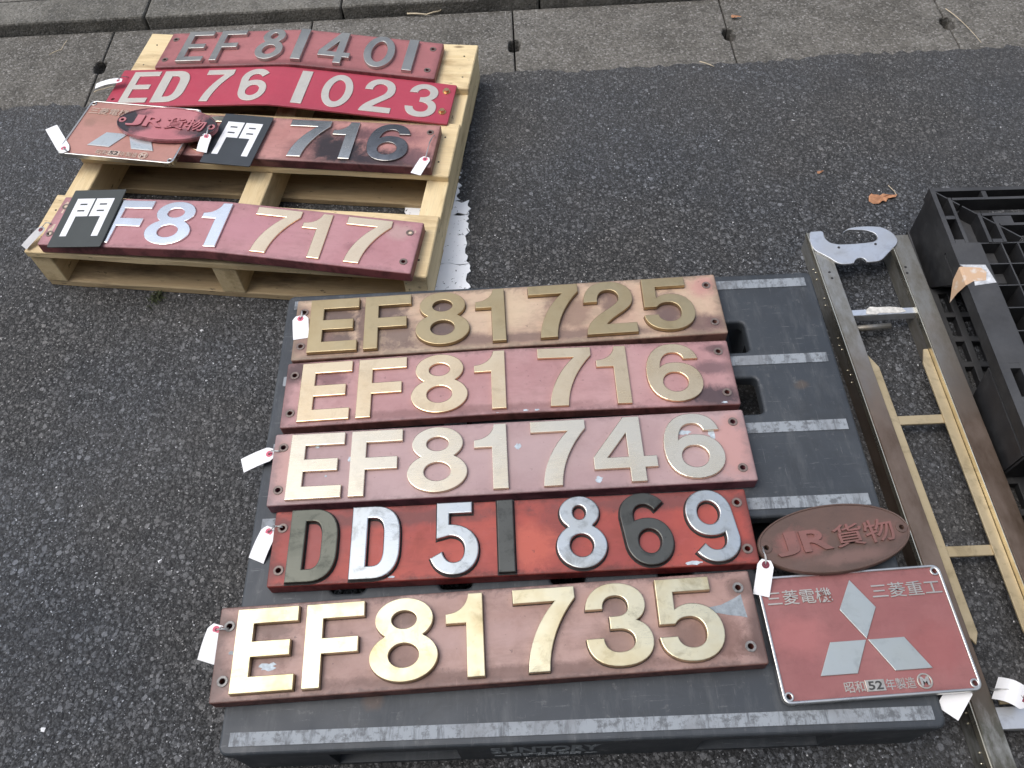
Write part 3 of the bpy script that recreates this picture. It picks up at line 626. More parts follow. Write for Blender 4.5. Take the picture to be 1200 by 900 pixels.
# ================================================================== NUMBER PLATES
def fit(quad, z):
    p = [at(u, v, z) for u, v in quad]
    c = (p[0] + p[1] + p[2] + p[3]) / 4
    e = (p[1] - p[0]) + (p[2] - p[3])
    return c, math.atan2(e.y, e.x)

WASH = {}
def ring_mesh(ro, ri, h):
    k = (ro, ri, h)
    if k not in WASH: WASH[k] = shape_mesh('bolt_hole_rim', [ell(0, 0, ro, ro, 18), ell(0, 0, ri, ri, 14)], h, h * .3)
    return WASH[k]
def hex_mesh():
    if 'hex' not in WASH:
        bm = bmesh.new()
        bmesh.ops.create_cone(bm, cap_ends=True, segments=18, radius1=.0105, radius2=.0100, depth=.002, matrix=Matrix.Translation((0, 0, .001)))
        bmesh.ops.create_cone(bm, cap_ends=True, segments=6, radius1=.0072, radius2=.0068, depth=.006, matrix=Matrix.Translation((0, 0, .005)))
        me = bpy.data.meshes.new('bolt'); bm.to_mesh(me); bm.free(); WASH['hex'] = me
    return WASH['hex']

def number_plate(label, c, ang, base, L, W, T, paint, letters, style, lh, lt, lmat, holes, bend=0.0, rims='grommet', bolts=(), dy=0.0, crease=.5, lbev=.0011, warp=0.0, corner=.004, grime_or_shade=None):
    """c = plate centre (x, y); base = height it rests on; letters = (char, x0, x1[, material])"""
    root = empty('number_plate', (c[0], c[1], base), ang, label, 'number plate', 'locomotive number plates')
    xc = (crease - .5) * L
    def rise(x):
        t = (x - xc) / ((L / 2 - xc) if x > xc else (L / 2 + xc))
        s = math.sqrt(t * t + .0016)                    # rounded crease
        return bend * (1 - s) / (1 - .04) if bend else 0.0
    def slope(x): return (rise(x + .01) - rise(x - .01)) / .02
    cont = [rrect(-L / 2, L / 2, -W / 2, W / 2, corner, 3)] + [ell(hx, hy, .0048, .0048, 14) for hx, hy in holes]
    me = shape_mesh('panel', cont, T, min(.0035, T * .3), 2)
    if bend or warp:
        bm = bmesh.new(); bm.from_mesh(me)
        for i in range(-14, 15):
            bmesh.ops.bisect_plane(bm, geom=bm.verts[:] + bm.edges[:] + bm.faces[:], plane_co=(xc + i * L / 30 if i else xc, 0, 0), plane_no=(1, 0, 0))
        for v in bm.verts: v.co.z += rise(v.co.x) + warp * math.sin(v.co.x * 17 + 1) * .5
        bm.to_mesh(me); bm.free()
    mesh_obj('panel', me, paint, root)
    for it in letters:
        ch, x0, x1 = it[:3]; mt = it[3] if len(it) > 3 else lmat
        xm = (x0 + x1) / 2
        me = glyph(ch, style, x1 - x0, lh, lt, lbev, .0007 if style is BLOCK else 0.0)
        o = bpy.data.objects.new('letter' if ch.isalpha() else 'numeral', me); link(o, root)
        if not me.materials: me.materials.append(mt)
        o.material_slots[0].link = 'OBJECT'; o.material_slots[0].material = mt
        o.location = (xm, dy, T + rise(xm) - .0003); o.rotation_euler = (random.uniform(-.003, .003), -math.atan(slope(xm)), random.uniform(-.004, .004))
        if grime_or_shade:      # dirt and contact shade drawn as a dark line round the casting's foot
            gm = glyph(ch, style, x1 - x0, lh, .0007, 0, grime_or_shade[1], 'dirt_shade_line')
            mesh_obj('dirt_shade_line', gm, M[grime_or_shade[0]], o, (0, 0, .0002))
    for hx, hy in holes:
        if rims:
            o = mesh_obj('bolt_hole_rim', ring_mesh(.0088, .0046, .0022), None, root, (hx, hy, T + rise(hx) - .0006), (0, -math.atan(slope(hx)), 0))
            if not o.data.materials: o.data.materials.append(M[rims])
            o.material_slots[0].link = 'OBJECT'; o.material_slots[0].material = M[rims]
    for hx, hy in bolts:
        o = mesh_obj('bolt', hex_mesh(), M['boltbrass'], root, (hx, hy, T + rise(hx) - .0004), (0, -math.atan(slope(hx)), random.random()))
    root['rise_left'] = 0
    return root, rise, slope

DECK = .14            # grey pallet's top
WOODTOP = .12         # wooden pallet's top
EF = [('E', -.397, -.300), ('F', -.286, -.194), ('8', -.183, -.077), ('1', -.063, -.005)]
H4 = [(-.413, .043), (-.413, -.043), (.408, .047), (.408, -.047)]
T3 = .03
c, a = fit([(350, 352), (838, 321), (852, 390), (340, 423)], DECK + T3)
p725, _, _ = number_plate('stained buff locomotive plate with dull bronze characters ending in 725', c, a, DECK, .86, .152, T3, M['p725'], EF + [('7', .045, .145), ('2', .155, .254), ('5', .272, .372)], BLOCK, .13, .010, M['l725'], H4, grime_or_shade=('gbrown', .0016))
c, a = fit([(337, 425), (855, 396), (868, 473), (325, 500)], DECK + T3)
p716, _, _ = number_plate('mauve pink locomotive plate with polished brass characters ending in 716, on the grey pallet', c, a, DECK, .86, .148, T3 - .004, M['p716'], EF + [('7', .059, .160), ('1', .170, .228), ('6', .263, .366)], BLOCK, .13, .0065, M['l716'], H4, bend=.011, crease=.49, grime_or_shade=('gmauve', .0010))
c, a = fit([(322, 510), (872, 479), (888, 563), (312, 592)], DECK + T3)
p746, _, _ = number_plate('pale pink locomotive plate with shiny pale brass characters ending in 746', c, a, DECK, .862, .146, T3, M['p746'], EF + [('7', .040, .138), ('4', .149, .260), ('6', .276, .380)], BLOCK, .13, .0075, M['l746'], H4, rims='grommet', grime_or_shade=('gmauve', .0009))
c, a = fit([(322, 600), (876, 574), (888, 658), (313, 688)], DECK + T3)
S, Pt, Pg = M['silver'], M['patina'], M['patinagreen']
p869, _, _ = number_plate('red diesel locomotive plate with silver and blackened characters ending in 869', c, a, DECK, .815, .136, T3, M['p869'], [('D', -.376, -.293, Pg), ('D', -.270, -.187), ('5', -.136, -.054), ('1', -.022, .006, Pt), ('8', .076, .160), ('6', .186, .271, Pt), ('9', .297, .381)], OLD, .13, .010, S, [(-.392, .036), (-.390, -.040), (.389, .042), (.391, -.042)], lbev=.002, grime_or_shade=('gdark', .0022))
c, a = fit([(258, 713), (878, 668), (900, 778), (246, 824)], DECK + T3)
p735, _, _ = number_plate('brownish salmon locomotive plate with yellow brass characters ending in 735', c, a, DECK, .862, .15, T3, M['p735'], EF + [('7', .045, .143), ('3', .156, .259), ('5', .270, .370)], BLOCK, .13, .012, M['l735'], H4, rims='steelring', grime_or_shade=('gdark', .0016))

c, a = fit([(200, 38), (519, 50), (507, 93), (187, 80)], WOODTOP + .022)
p401, _, _ = number_plate('dusty red locomotive plate with dull grey characters ending in 401 on the wooden pallet', c, a, WOODTOP, .765, .152, .022, M['p401'], [('E', -.322, -.247), ('F', -.226, -.152), ('8', -.106, -.030), ('1', .0, .026), ('4', .066, .150), ('0', .183, .264), ('1', .293, .319)], OLD, .13, .010, M['l401'], [(-.362, .045), (-.362, -.045), (.358, .045), (.358, -.045)], bend=.027, dy=.0)
c, a = fit([(142, 84), (537, 98), (526, 146), (120, 122)], WOODTOP + .008)
p1023, _, _ = number_plate('bright crimson sheet locomotive plate with flat cream characters ending in 1023', c, a, WOODTOP + .0005, .915, .154, .006, M['p1023'], [('E', -.418, -.340), ('D', -.328, -.246), ('7', -.204, -.128), ('6', -.100, -.020), ('1', .055, .083), ('0', .122, .200), ('2', .228, .308), ('3', .340, .420)], OLD, .128, .0025, M['l1023'], [(-.44, -.045)], bend=.034, rims=None, bolts=[(.435, .045), (.437, -.035)], lbev=.0006)
# plate half covered by the maker's plate and the small slate plate
ang = R_(-8.4); er = at(511, 171, WOODTOP + .026); c = er - Vector((math.cos(ang), math.sin(ang), 0)) * .43
pf716, _, _ = number_plate('scorched salmon locomotive plate with nickel numerals 716, half covered on the wooden pallet', c, ang, WOODTOP, .86, .152, .026, M['pfar716'], EF + [('7', .057, .158, M['lfar']), ('1', .170, .229, M['lfar']), ('6', .262, .364, M['lfard'])], BLOCK, .13, .0055, M['l746'], [(-.413, .043), (.408, .047)])
c, a = fit([(75, 230), (494, 259), (478, 322), (50, 287)], WOODTOP + .028)
p717, rise717, slope717 = number_plate('pink bent locomotive plate with polished characters ending in 717 on the wooden pallet', c, a, WOODTOP, .86, .152, .028, M['p717'], [(q[0], q[1], q[2], M['l717w']) for q in EF] + [('7', .055, .156), ('1', .167, .226), ('7', .262, .362)], BLOCK, .13, .0045, M['l717'], [(-.413, .043), (-.413, -.043), (.405, .040), (.408, -.045)], bend=.022, crease=.47)

# bare patches and chips on the paint: thin scraps of primer standing in for flaked-off layers
def chip(parent, pts, z, mat, name='paint_chip'):
    me = shape_mesh(name, [pts], .0005, 0); return mesh_obj(name, me, mat, parent, (0, 0, z))
def blob(cx, cy, rx, ry, n=14, j=.35):
    return [(cx + rx * math.cos(6.283 * i / n) * random.uniform(1 - j, 1 + j), cy + ry * math.sin(6.283 * i / n) * random.uniform(1 - j, 1 + j)) for i in range(n)]
chip(p735, [(.352, .018), (.375, .021), (.398, .030), (.410, .036), (.411, .018), (.413, -.002), (.402, .001), (.385, .004), (.365, .009)], T3 - .0001, M['chip'])
chip(p735, blob(-.345, -.025, .012, .006), T3 - .0001, M['palechip'])
chip(p735, blob(.078, -.055, .006, .009), T3 - .0001, M['palechip'])
chip(p735, blob(-.404, .0, .006, .003), T3 - .0001, M['chip'])
for x, y, rx, ry in ((.015, .02, .005, .006), (.108, .015, .006, .006), (.155, -.055, .006, .006), (-.288, .012, .005, .006), (.317, .03, .011, .005), (.366, .024, .006, .009), (-.33, -.02, .002, .002), (-.35, .04, .004, .002)):
    chip(p746, blob(x, y, rx, ry), T3 - .0001, M['palechip'])
for x, y, rx, ry in ((.30, -.062, .014, .003), (.23, -.064, .004, .002), (-.1, -.062, .006, .002), (-.2, -.061, .006, .002), (.0, -.063, .004, .0025)):
    chip(p869, blob(x, y, rx, ry), T3 - .0001, M['palechip'])
for x, y in ((.40, -.068), (.03, -.069), (.05, -.069), (-.02, -.07)):
    chip(p716, blob(x, y, .005, .0018), T3 - .004 + max(0, .011 * (1 - abs(x) / .43)) - .0003, M['palechip'])
chip(p717, blob(.40, .045, .014, .011), .0282, M['buff']); chip(p717, blob(-.405, .04, .014, .02), .0285, M['buff']); chip(p717, blob(-.408, -.03, .012, .016), .0285, M['buff'])

# ================================================================== MAKER'S PLATES AND OVALS
def maker_plate(label, c, ang, base, paint, dm, tm, tilt=(0, 0)):
    root = empty('maker_plate', (c[0], c[1], base), ang, label, 'plate', 'builders plates with three diamonds')
    root.rotation_euler = (tilt[0], tilt[1], ang)
    T = .010
    holes = [(sx * .141, sy * .0885) for sx in (-1, 1) for sy in (-1, 1)]
    hc = [ell(x, y, .0042, .0042, 14) for x, y in holes]
    mesh_obj('panel', shape_mesh('panel', [rrect(-.1495, .1495, -.0985, .0985, .011, 5)] + hc, T, .001), paint, root)
    mesh_obj('rim', shape_mesh('rim', [rrect(-.1505, .1505, -.0995, .0995, .012, 6), rrect(-.1462, .1462, -.0952, .0952, .009, 6)], T + .003, .0012), M['rimalu'], root)
    for x, y in holes:
        o = mesh_obj('bolt_hole_rim', shape_mesh('bolt_hole_rim', [ell(x, y, .0072, .0072, 18), ell(x, y, .004, .004, 14)], .003, .0008), M['rimalu'], root, (0, 0, T - .0005))
    Z = T - .0003
    top = [(0, .084), (-.029, .037), (0, -.011), (.029, .037)]
    lef = [(-.0015, -.0125), (-.058, -.0125), (-.086, -.062), (-.029, -.062)]
    rig = [(.0015, -.0125), (.029, -.062), (.086, -.062), (.058, -.0125)]
    for d_ in (top, lef, rig): mesh_obj('diamond', shape_mesh('diamond', [d_], .003, .0005), dm, root, (0, 0, Z))
    mesh_obj('lettering', text_mesh('三菱電機', .105, .024, .0022, .022), tm, root, (-.087, .063, Z))
    mesh_obj('lettering', text_mesh('三菱重工', .112, .024, .0022, .022), tm, root, (.086, .063, Z))
    mesh_obj('lettering', text_mesh('昭和', .031, .0165, .0018, .02), tm, root, (-.039, -.081, Z))
    yp = mesh_obj('year_block', shape_mesh('year_block', [[(-.0145, -.0085), (.0145, -.0085), (.0145, .0085), (-.0145, .0085)]], .0018, .0003), tm, root, (-.0075, -.081, Z))
    mesh_obj('lettering', text_mesh('52', .022, .0125, .0010, .02), M['darkbolt'], yp, (0, 0, .0015))
    mesh_obj('lettering', text_mesh('年製造', .045, .0165, .0018, .02), tm, root, (.031, -.081, Z))
    em = mesh_obj('emblem_ring', shape_mesh('emblem_ring', [ell(0, 0, .0118, .0118, 28), ell(0, 0, .0092, .0092, 28)], .0022, .0004), tm, root, (.068, -.080, Z))
    mesh_obj('lettering', text_mesh('M', .0135, .0135, .002, .05), tm, em, (0, 0, 0))
    return root
c, a = fit([(888, 678), (1100, 661), (1152, 808), (918, 824)], DECK + .02)
maker_plate('dark red builder\'s plate with three diamonds and bright rim beside the plate numbered 735', c, a, DECK + .006, M['mitr'], M['diamond'], M['smalltext'], (0, 0))
c, a = fit([(106, 117), (233, 128), (203, 192), (71, 180)], WOODTOP + .044)
maker_plate('faded salmon builder\'s plate with three diamonds lying across scorched plate on wooden pallet', c, a, WOODTOP + .0318, M['mitl'], M['diamondl'], M['smalltextl'])

def oval_plate(label, c, ang, base, rx, ry, paint, textmat, rimh, tilt=(0, 0)):
    root = empty('oval_plate', (c[0], c[1], base), ang, label, 'plate', 'oval embossed railway plates')
    root.rotation_euler = (tilt[0], tilt[1], ang)
    T = .011
    hx = rx * .895
    hc = [ell(-hx, 0, .0045, .0045, 14), ell(hx, 0, .0045, .0045, 14)]
    mesh_obj('panel', shape_mesh('panel', [ell(0, 0, rx, ry, 64)] + hc, T, .003, 2), paint, root)
    mesh_obj('rim', shape_mesh('rim', [ell(0, 0, rx - .001, ry - .001, 64), ell(0, 0, rx - .0042, ry - .0042, 64)], T + .0018, .0012), paint, root)
    for s in (-1, 1): mesh_obj('bolt_hole_rim', shape_mesh('bolt_hole_rim', [ell(0, 0, .0095, .0095, 20), ell(0, 0, .0043, .0043, 14)], .0022, .0006), paint, root, (s * hx, 0, T - .0006))
    for ch, x, w_, h_ in (('J', -.083, .040, .043), ('R', -.032, .050, .040), ('貨', .024, .050, .042), ('物', .077, .050, .042)):
        k = rx / .131
        mesh_obj('lettering', text_mesh(ch, w_ * k, h_ * k * .95, .0042, .022), textmat, root, (x * k, 0, T - .0005))
    return root
pa, pb = at(889, 643, DECK + .03), at(1066, 616, DECK + .03)
e = pb - pa
oval_plate('rusty brown oval railway plate resting beside the red diesel plate', (pa + pb) / 2, math.atan2(e.y, e.x), DECK + .017, e.length / 2, .060, M['ovr'], M['ovtext'], .002, (R_(0), 0))
pa, pb = at(138, 140, WOODTOP + .055), at(254, 150, WOODTOP + .055)
e = pb - pa
oval_plate('pink oval railway plate with blackened ends lying on the faded builder\'s plate', (pa + pb) / 2, math.atan2(e.y, e.x), WOODTOP + .0445, e.length / 2, .060, M['ovl'], M['ovl'], .002)

# small allocation plates, one white gate character each
def gate_plate(label, c, ang, base, mat, tilt=0.0, clip=True):
    root = empty('allocation_plate', (c[0], c[1], base), ang, label, 'plate', 'small plates with one white character')
    root.rotation_euler = (0, tilt, ang)
    mesh_obj('panel', shape_mesh('panel', [rrect(-.0635, .0635, -.0895, .0895, .003, 3)], .003, .0006), mat, root)
    L_ = [(-.0455, -.0575), (-.0300, -.0575), (-.0300, .004), (-.0022, .004), (-.0022, .0605), (-.0455, .0605)]
    hl = [[(-.0315, .044), (-.0315, .0405), (-.0150, .0405), (-.0150, .044)][::-1], [(-.0315, .0235), (-.0315, .020), (-.0150, .020), (-.0150, .0235)][::-1]]
    hl = [[(-.033, .0445), (-.015, .0445), (-.015, .0395), (-.033, .0395)], [(-.033, .0240), (-.015, .0240), (-.015, .0190), (-.033, .0190)]]
    for s in (1, -1):
        cs = [[(x * s, y) for x, y in q] for q in [L_] + hl]
        mesh_obj('character_half', shape_mesh('character_half', cs, .0006, 0), M['white'], root, (0, 0, .0028))
    return root
c, a = fit([(266, 132), (320, 137), (293, 195), (232, 190)], WOODTOP + .036)
gate_plate('slate blue plate with one white character overlapping the scorched plate', c, a, WOODTOP + .0322, M['slate'])
c, a = fit([(87, 222), (149, 223), (117, 290), (55, 288)], WOODTOP + .042)
xl = -.335
gate_plate('dark olive grey plate with one white character on the pink bent plate', c, a, WOODTOP + .028 + .0048 + rise717(-.32), M['slate2'], -math.atan(slope717(-.32)))

# ================================================================== GREY PLASTIC PALLET
gp = empty('plastic_pallet', (0, 0, 0), 0, 'dark grey plastic pallet with pale grip strips under five locomotive plates', 'pallet')
holes = []
for x0, x1 in ((.150, .208), (.333, .388), (.52, .578), (.70, .758), (.862, .938)):
    for y0, y1 in ((.246, .350), (.560, .641), (.702, .776)): holes.append(rrect(x0, x1, y0, y1, .010, 4))
mesh_obj('deck', shape_mesh('deck', [rrect(0, 1.1, 0, .9, .014, 5)] + holes, .03, .006, 3), M['greyplastic'], gp, (0, 0, .11))
for y, h in ((.022, .020), (.376, .022), (.528, .022), (.680, .022), (.872, .022)):
    box('grip_strip', .016, 1.083, y - h / 2, y + h / 2, .1385, .1415, M['strip'], gp, .0006)
for x0, x1 in ((.012, .16), (.36, .74), (.94, 1.088)):
    for y0, y1 in ((.003, .16), (.36, .54), (.74, .897)):
        b_ = box('block', x0, x1, y0, y1, .012, .1115, M['greyplastic'], gp, .006, 2)
box('base_board', .008, 1.092, .004, .17, 0, .014, M['greyplastic'], gp, .004, 1)
box('base_board', .008, 1.092, .35, .55, 0, .014, M['greyplastic'], gp, .004, 1)
box('base_board', .008, 1.092, .73, .892, 0, .014, M['greyplastic'], gp, .004, 1)
xa, xb = .408, .578
o = mesh_obj('lettering', text_mesh('SUNTORY', .172, .050, .0012, .03), M['greyink'], gp, (.498, .0034, .078), (R_(90), 0, 0))
o = mesh_obj('lettering', text_mesh('— 無断使用厳禁 —', .165, .022, .0010, .01), M['greyink'], gp, (.498, .0034, .036), (R_(90), 0, 0))

# ================================================================== WOODEN PALLET
ANG = R_(-8.2); PW, PD = .935, .832
wp = empty('wooden_pallet', (-.1155, 1.432, 0), ANG, 'pale pine pallet with wide deck boards carrying several plates', 'pallet')
def board(name, x0, x1, y0, y1, z0, z1, mat, bev=.0025):
    return box(name, x0, x1, y0, y1, z0, z1, mat, wp, bev, 1, .0009, 10)
hb, dt = WOODTOP, .019
rows = [(-PD / 2, -PD / 2 + .185), (-PD / 2 + .315, -PD / 2 + .505), (PD / 2 - .19, PD / 2)]
for y0, y1 in rows:
    board('deck_board', -PW / 2, PW / 2, y0, y1, hb - dt, hb, M['wood'])
    board('bottom_board', -PW / 2 + .004, PW / 2 - .004, y0 + .004, y1, 0, .018, M['wood_old'])
def stringer(x0, x1):
    bm = bmesh.new(); add_box(bm, -PD / 2 + .003, PD / 2 - .003, x0, x1, .0175, hb - dt + .0006)   # grain runs along local x
    bmesh.ops.bevel(bm, geom=bm.edges[:], offset=.002, segments=1, affect='EDGES')
    return bm_obj('stringer', bm, M['wood'], wp, (0, 0, 0), (0, 0, R_(90)))
for x0, x1 in ((-PW / 2 + .002, -PW / 2 + .055), (-.028, .028), (PW / 2 - .055, PW / 2 - .002)):
    stringer(-x1, -x0)
nail = None
for y0, y1 in rows:
    for xs_ in (-PW / 2 + .027, 0.002, PW / 2 - .027):
        for t in (.25, .72):
            if nail is None:
                bm = bmesh.new(); bmesh.ops.create_cone(bm, cap_ends=True, segments=8, radius1=.0026, radius2=.0024, depth=.0012)
                nail = bm_obj('nail', bm, M['hole'], wp)
                o = nail
            else:
                o = nail.copy(); link(o, wp)
            o.location = (xs_ + random.uniform(-.008, .008), y0 + (y1 - y0) * t, hb)

# ================================================================== BLACK GRID PALLET
BH = .150
bp = empty('plastic_pallet', (1.411, 1.116, 0), R_(-1.8), 'black plastic pallet with open grid deck beside the metal frame', 'pallet')
BM = M['blackplastic']; SZ = 1.1
bm = bmesh.new()
def bar(u0, u1, v0, v1, z0, z1): add_box(bm, u0, u1, -v1, -v0, z0, z1)
zt = BH
# frame rims: left and far band (mirrored across the corner), with slots over the blocks
for k, (sw) in enumerate((False, True)):
    def B(a0, a1, b0, b1, z0, z1, dz=0):
        if sw: bar(b0, b1, a0, a1, z0, z1 - .0006)
        else: bar(a0, a1, b0, b1, z0, z1)
    for o_, wdt in ((0, .010), (.031, .007), (.080, .007), (.110, .007)):
        B(o_, o_ + wdt, o_ + (.0095 if sw else 0), .165 if not sw else .36, zt - .035, zt)
    for b in (.085, .155) if not sw else (.11, .21, .30):
        B(.0112, .0308, b, b + .010, zt - .028, zt - .0008)
        if b > .1: B(.0892, .1098, b, b + .010, zt - .028, zt - .0008)
    if not sw:
        B(0, .060, .165, .475, zt - .03, zt - .0003); B(0, .060, .64, .93, zt - .03, zt - .0003)
        for b0, b1 in ((.475, .64), (.93, 1.1)):
            B(0, .018, b0, b1, zt - .03, zt - .0005); B(.038, .060, b0, b1, zt - .03, zt - .0005)
            for b in (b0, (b0 + b1) / 2 - .006, b1 - .012): B(.0178, .0382, b, b + .012, zt - .03, zt - .0007)
    else:
        B(0, .060, .36, 1.1, zt - .03, zt - .0003)
bar(1.04, 1.1, .06, 1.1, zt - .03, zt - .001); bar(.06, 1.04, 1.04, 1.1, zt - .03, zt - .001)
# label recess bar near the corner
bar(.118, .150, .0885, .1105, zt - .02, zt - .0012)
bm_obj('deck_frame', bm, BM, bp)
# diagonal ribs at the corner
bm = bmesh.new()
for a, b in ((.004, .052), (.056, .105), (.105, .152)):
    vs_ = add_box(bm, 0, math.hypot(b - a, b - a), -.0016, .0016, zt - .07, zt - .0015)
    q = Matrix.Translation((a, -a, 0)) @ Matrix.Rotation(R_(-45), 4, 'Z')
    for v in vs_: v.co = q @ v.co
bm_obj('corner_rib', bm, BM, bp)
# open grid of deep thin ribs
bm = bmesh.new()
u = .060
k = 0
while u < 1.04:
    bar(u, u + .0028, .164, 1.04, zt - .075, zt - .002); u += .034 if k % 2 else .044; k += 1
v = .164
while v < 1.04:
    bar(.060, 1.04, v, v + .0028, zt - .076, zt - .0026); v += .058
u = .36
while u < 1.04:
    bar(u, u + .0028, .060, .164, zt - .075, zt - .002); u += .052
bar(.36, 1.04, .108, .1108, zt - .076, zt - .0026)
bm_obj('deck_grid', bm, BM, bp)
for u0, u1 in ((.002, .135), (.48, .63), (.965, 1.098)):
    for v0, v1 in ((.002, .165), (.475, .64), (.932, 1.098)):
        bm = bmesh.new()
        pr = [(v0, 0), (v1, 0), (v1 + .012, .018), (v1 + (.09 if v0 < .1 else .02), zt - .034), (v0 - (.02 if v0 > .1 else 0), zt - .034)]
        lo = [bm.verts.new((u0, -a_, b_)) for a_, b_ in pr]; hi = [bm.verts.new((u1, -a_, b_)) for a_, b_ in pr]
        bm.faces.new(lo); bm.faces.new(hi[::-1])
        for i in range(5): bm.faces.new((lo[i], hi[i], hi[(i + 1) % 5], lo[(i + 1) % 5]))
        bmesh.ops.bevel(bm, geom=bm.edges[:], offset=.004, segments=2, affect='EDGES')
        bm_obj('block', bm, BM, bp)
def skid(u0, u1):
    hs = []
    for v0 in [.195 + .066 * i for i in range(4)] + [.665 + .066 * i for i in range(4)]:
        for a, b in ((.018, .037), (.052, .074), (.088, .110)):
            hs.append([(u0 + a, -v0 - .052), (u0 + b, -v0 - .052), (u0 + b, -v0), (u0 + a, -v0)])
    return mesh_obj('base_skid', shape_mesh('base_skid', [[(u0, -1.098), (u1, -1.098), (u1, -.003), (u0, -.003)]] + hs, .018, .0015), BM, bp)
skid(-.002, .132); skid(.486, .622)
# torn tape stuck over the pallet's edge
tp = empty('tape_scrap', (1.411, 1.116, 0), R_(-1.8), 'torn piece of tan packing tape folded over the black pallet edge', 'tape')
from_py('strip', [(.0005, -.232, BH + .0008), (.040, -.236, BH + .0008), (.048, -.248, BH + .0008), (.040, -.270, BH + .0008), (.014, -.272, BH + .0008), (.0005, -.280, BH + .0008), (-.0022, -.232, BH - .002), (-.0022, -.280, BH - .002), (-.006, -.242, BH - .030), (-.006, -.272, BH - .068), (-.005, -.274, BH - .036)],
        [(0, 1, 2, 3, 4, 5), (0, 5, 7, 6), (6, 7, 10, 9, 8)], M['tape'], tp)
from_py('torn_edge', [(.0, -.226, BH + .0004), (.052, -.228, BH + .0004), (.0595, -.276, BH + .0004), (.014, -.283, BH + .0004), (.016, -.272, BH + .0004), (.040, -.266, BH + .0004)], [(0, 1, 2, 3, 4, 5)], M['tapewhite'], tp)

# ================================================================== METAL CHANNEL FRAME
FR = Vector((1.27, .5, 0))
fr = empty('metal_frame', FR, 0, 'long metal channel frame with hooked aluminium end plate on the asphalt', 'frame')
def fpoly(name, quads, mat, bev=0.0008):
    bm = bmesh.new()
    for (pts, z0, z1) in quads:
        lo = [bm.verts.new((p[0] - FR.x, p[1] - FR.y, z0)) for p in pts]; hi = [bm.verts.new((p[0] - FR.x, p[1] - FR.y, z1)) for p in pts]
        bm.faces.new(lo[::-1]); bm.faces.new(hi)
        for i in range(len(pts)): bm.faces.new((lo[i], lo[(i + 1) % len(pts)], hi[(i + 1) % len(pts)], hi[i]))
    if bev: bmesh.ops.bevel(bm, geom=bm.edges[:], offset=bev, segments=1, affect='EDGES')
    return bm_obj(name, bm, mat, fr)
Y0, Y1 = -.20, 1.088
def xl(y): return 1.157 + (1.05 - y) * .0245
def lq(a, b, y0=Y0, y1=Y1): return [(xl(y0) + a, y0), (xl(y0) + b, y0), (xl(y1) + b, y1), (xl(y1) + a, y1)]
def rq(a, b, y0=Y0, y1=Y1): return [(1.338 + a, y0), (1.338 + b, y0), (1.338 + b, y1 - .02), (1.338 + a, y1 - .02)]
rl = fpoly('side_rail', [(lq(.002, .005), 0, .0545), (lq(.005, .040), .0525, .0555), (lq(.037, .040), .022, .0528)], M['channel'])
fpoly('rail_edge', [(lq(0, .002), .044, .0575)], M['lipmetal'], .0004)
fpoly('side_rail', [(rq(.002, .005), 0, .0545), (rq(.005, .046), .0525, .0555), (rq(.043, .046), 0, .0528)], M['channel'])
fpoly('rail_edge', [(rq(0, .002), .044, .0580)], M['lipmetal'], .0004)
def gold(pts): return fpoly('inner_bar', [(pts, .040, .045)], M['goldbar'], .0008)
gold([(xl(.15) + .041, .165), (xl(.15) + .052, .145), (xl(.15) + .061, .165), (xl(.72) + .060, .715), (xl(.75) + .041, .755)])
gold([(1.317, .165), (1.326, .145), (1.3375, .165), (1.3375, .755), (1.328, .755), (1.317, .72)])
for y in (.588, .312, .06):
    fpoly('cross_bar', [([(xl(y) + .058, y - .010), (1.319, y - .010), (1.319, y + .010), (xl(y) + .058, y + .010)], .0355, .0405)], M['goldbar'])
fpoly('cross_bar', [([(xl(.86) + .038, .846), (1.341, .846), (1.341, .862), (xl(.86) + .038, .862)], .030, .050)], M['alu'])
chip_pts = [(1.232, .849), (1.252, .846), (1.262, .850), (1.300, .848), (1.318, .851), (1.312, .861), (1.285, .866), (1.262, .8655), (1.245, .868), (1.236, .861)]
fpoly('flaking_coat', [(chip_pts, .0495, .0512)], M['flaky'], 0)
o = tube('spindle', [(xl(.83) + .04 - FR.x, .826 - FR.y, .030), (1.285 - FR.x, .829 - FR.y, .030)], .007, M['channel'], fr, 12)
fpoly('cross_bar', [([(xl(.03) + .038, .010), (1.341, .010), (1.341, .044), (xl(.03) + .038, .044)], .036, .050)], M['alu'])
fork = [(265, 145), (340, 140), (350, 200), (400, 245), (480, 260), (600, 255), (700, 246), (790, 235), (825, 205), (800, 160), (720, 135), (640, 130), (560, 130), (500, 165), (560, 115), (650, 103), (740, 98), (860, 105), (960, 160), (1000, 220), (990, 260), (920, 330), (850, 405), (725, 415), (718, 397), (700, 382), (670, 376), (640, 382), (622, 398), (612, 427), (485, 435), (375, 365), (260, 310), (222, 230), (220, 150)]
ZP = .060
fk = [at(920 + x / 7.5, 250 + y / 7.5, ZP + .005) for x, y in fork]
fk = [(p.x - FR.x, p.y - FR.y) for p in fk]
def chaikin(p, keep=()):
    out = []
    for i in range(len(p)):
        a, b = p[i], p[(i + 1) % len(p)]
        out += [(a[0] * .8 + b[0] * .2, a[1] * .8 + b[1] * .2), (a[0] * .2 + b[0] * .8, a[1] * .2 + b[1] * .8)]
    return out
ep = mesh_obj('end_plate', shape_mesh('end_plate', [chaikin(chaikin(fk))], .005, .0012), M['alu'], fr, (0, 0, .0552))
def disc(name, x, y, z, rad, h, mat, parent):
    bm = bmesh.new(); bmesh.ops.create_cone(bm, cap_ends=True, segments=12, radius1=rad, radius2=rad * .9, depth=h, matrix=Matrix.Translation((0, 0, h / 2)))
    return bm_obj(name, bm, mat, parent, (x, y, z))
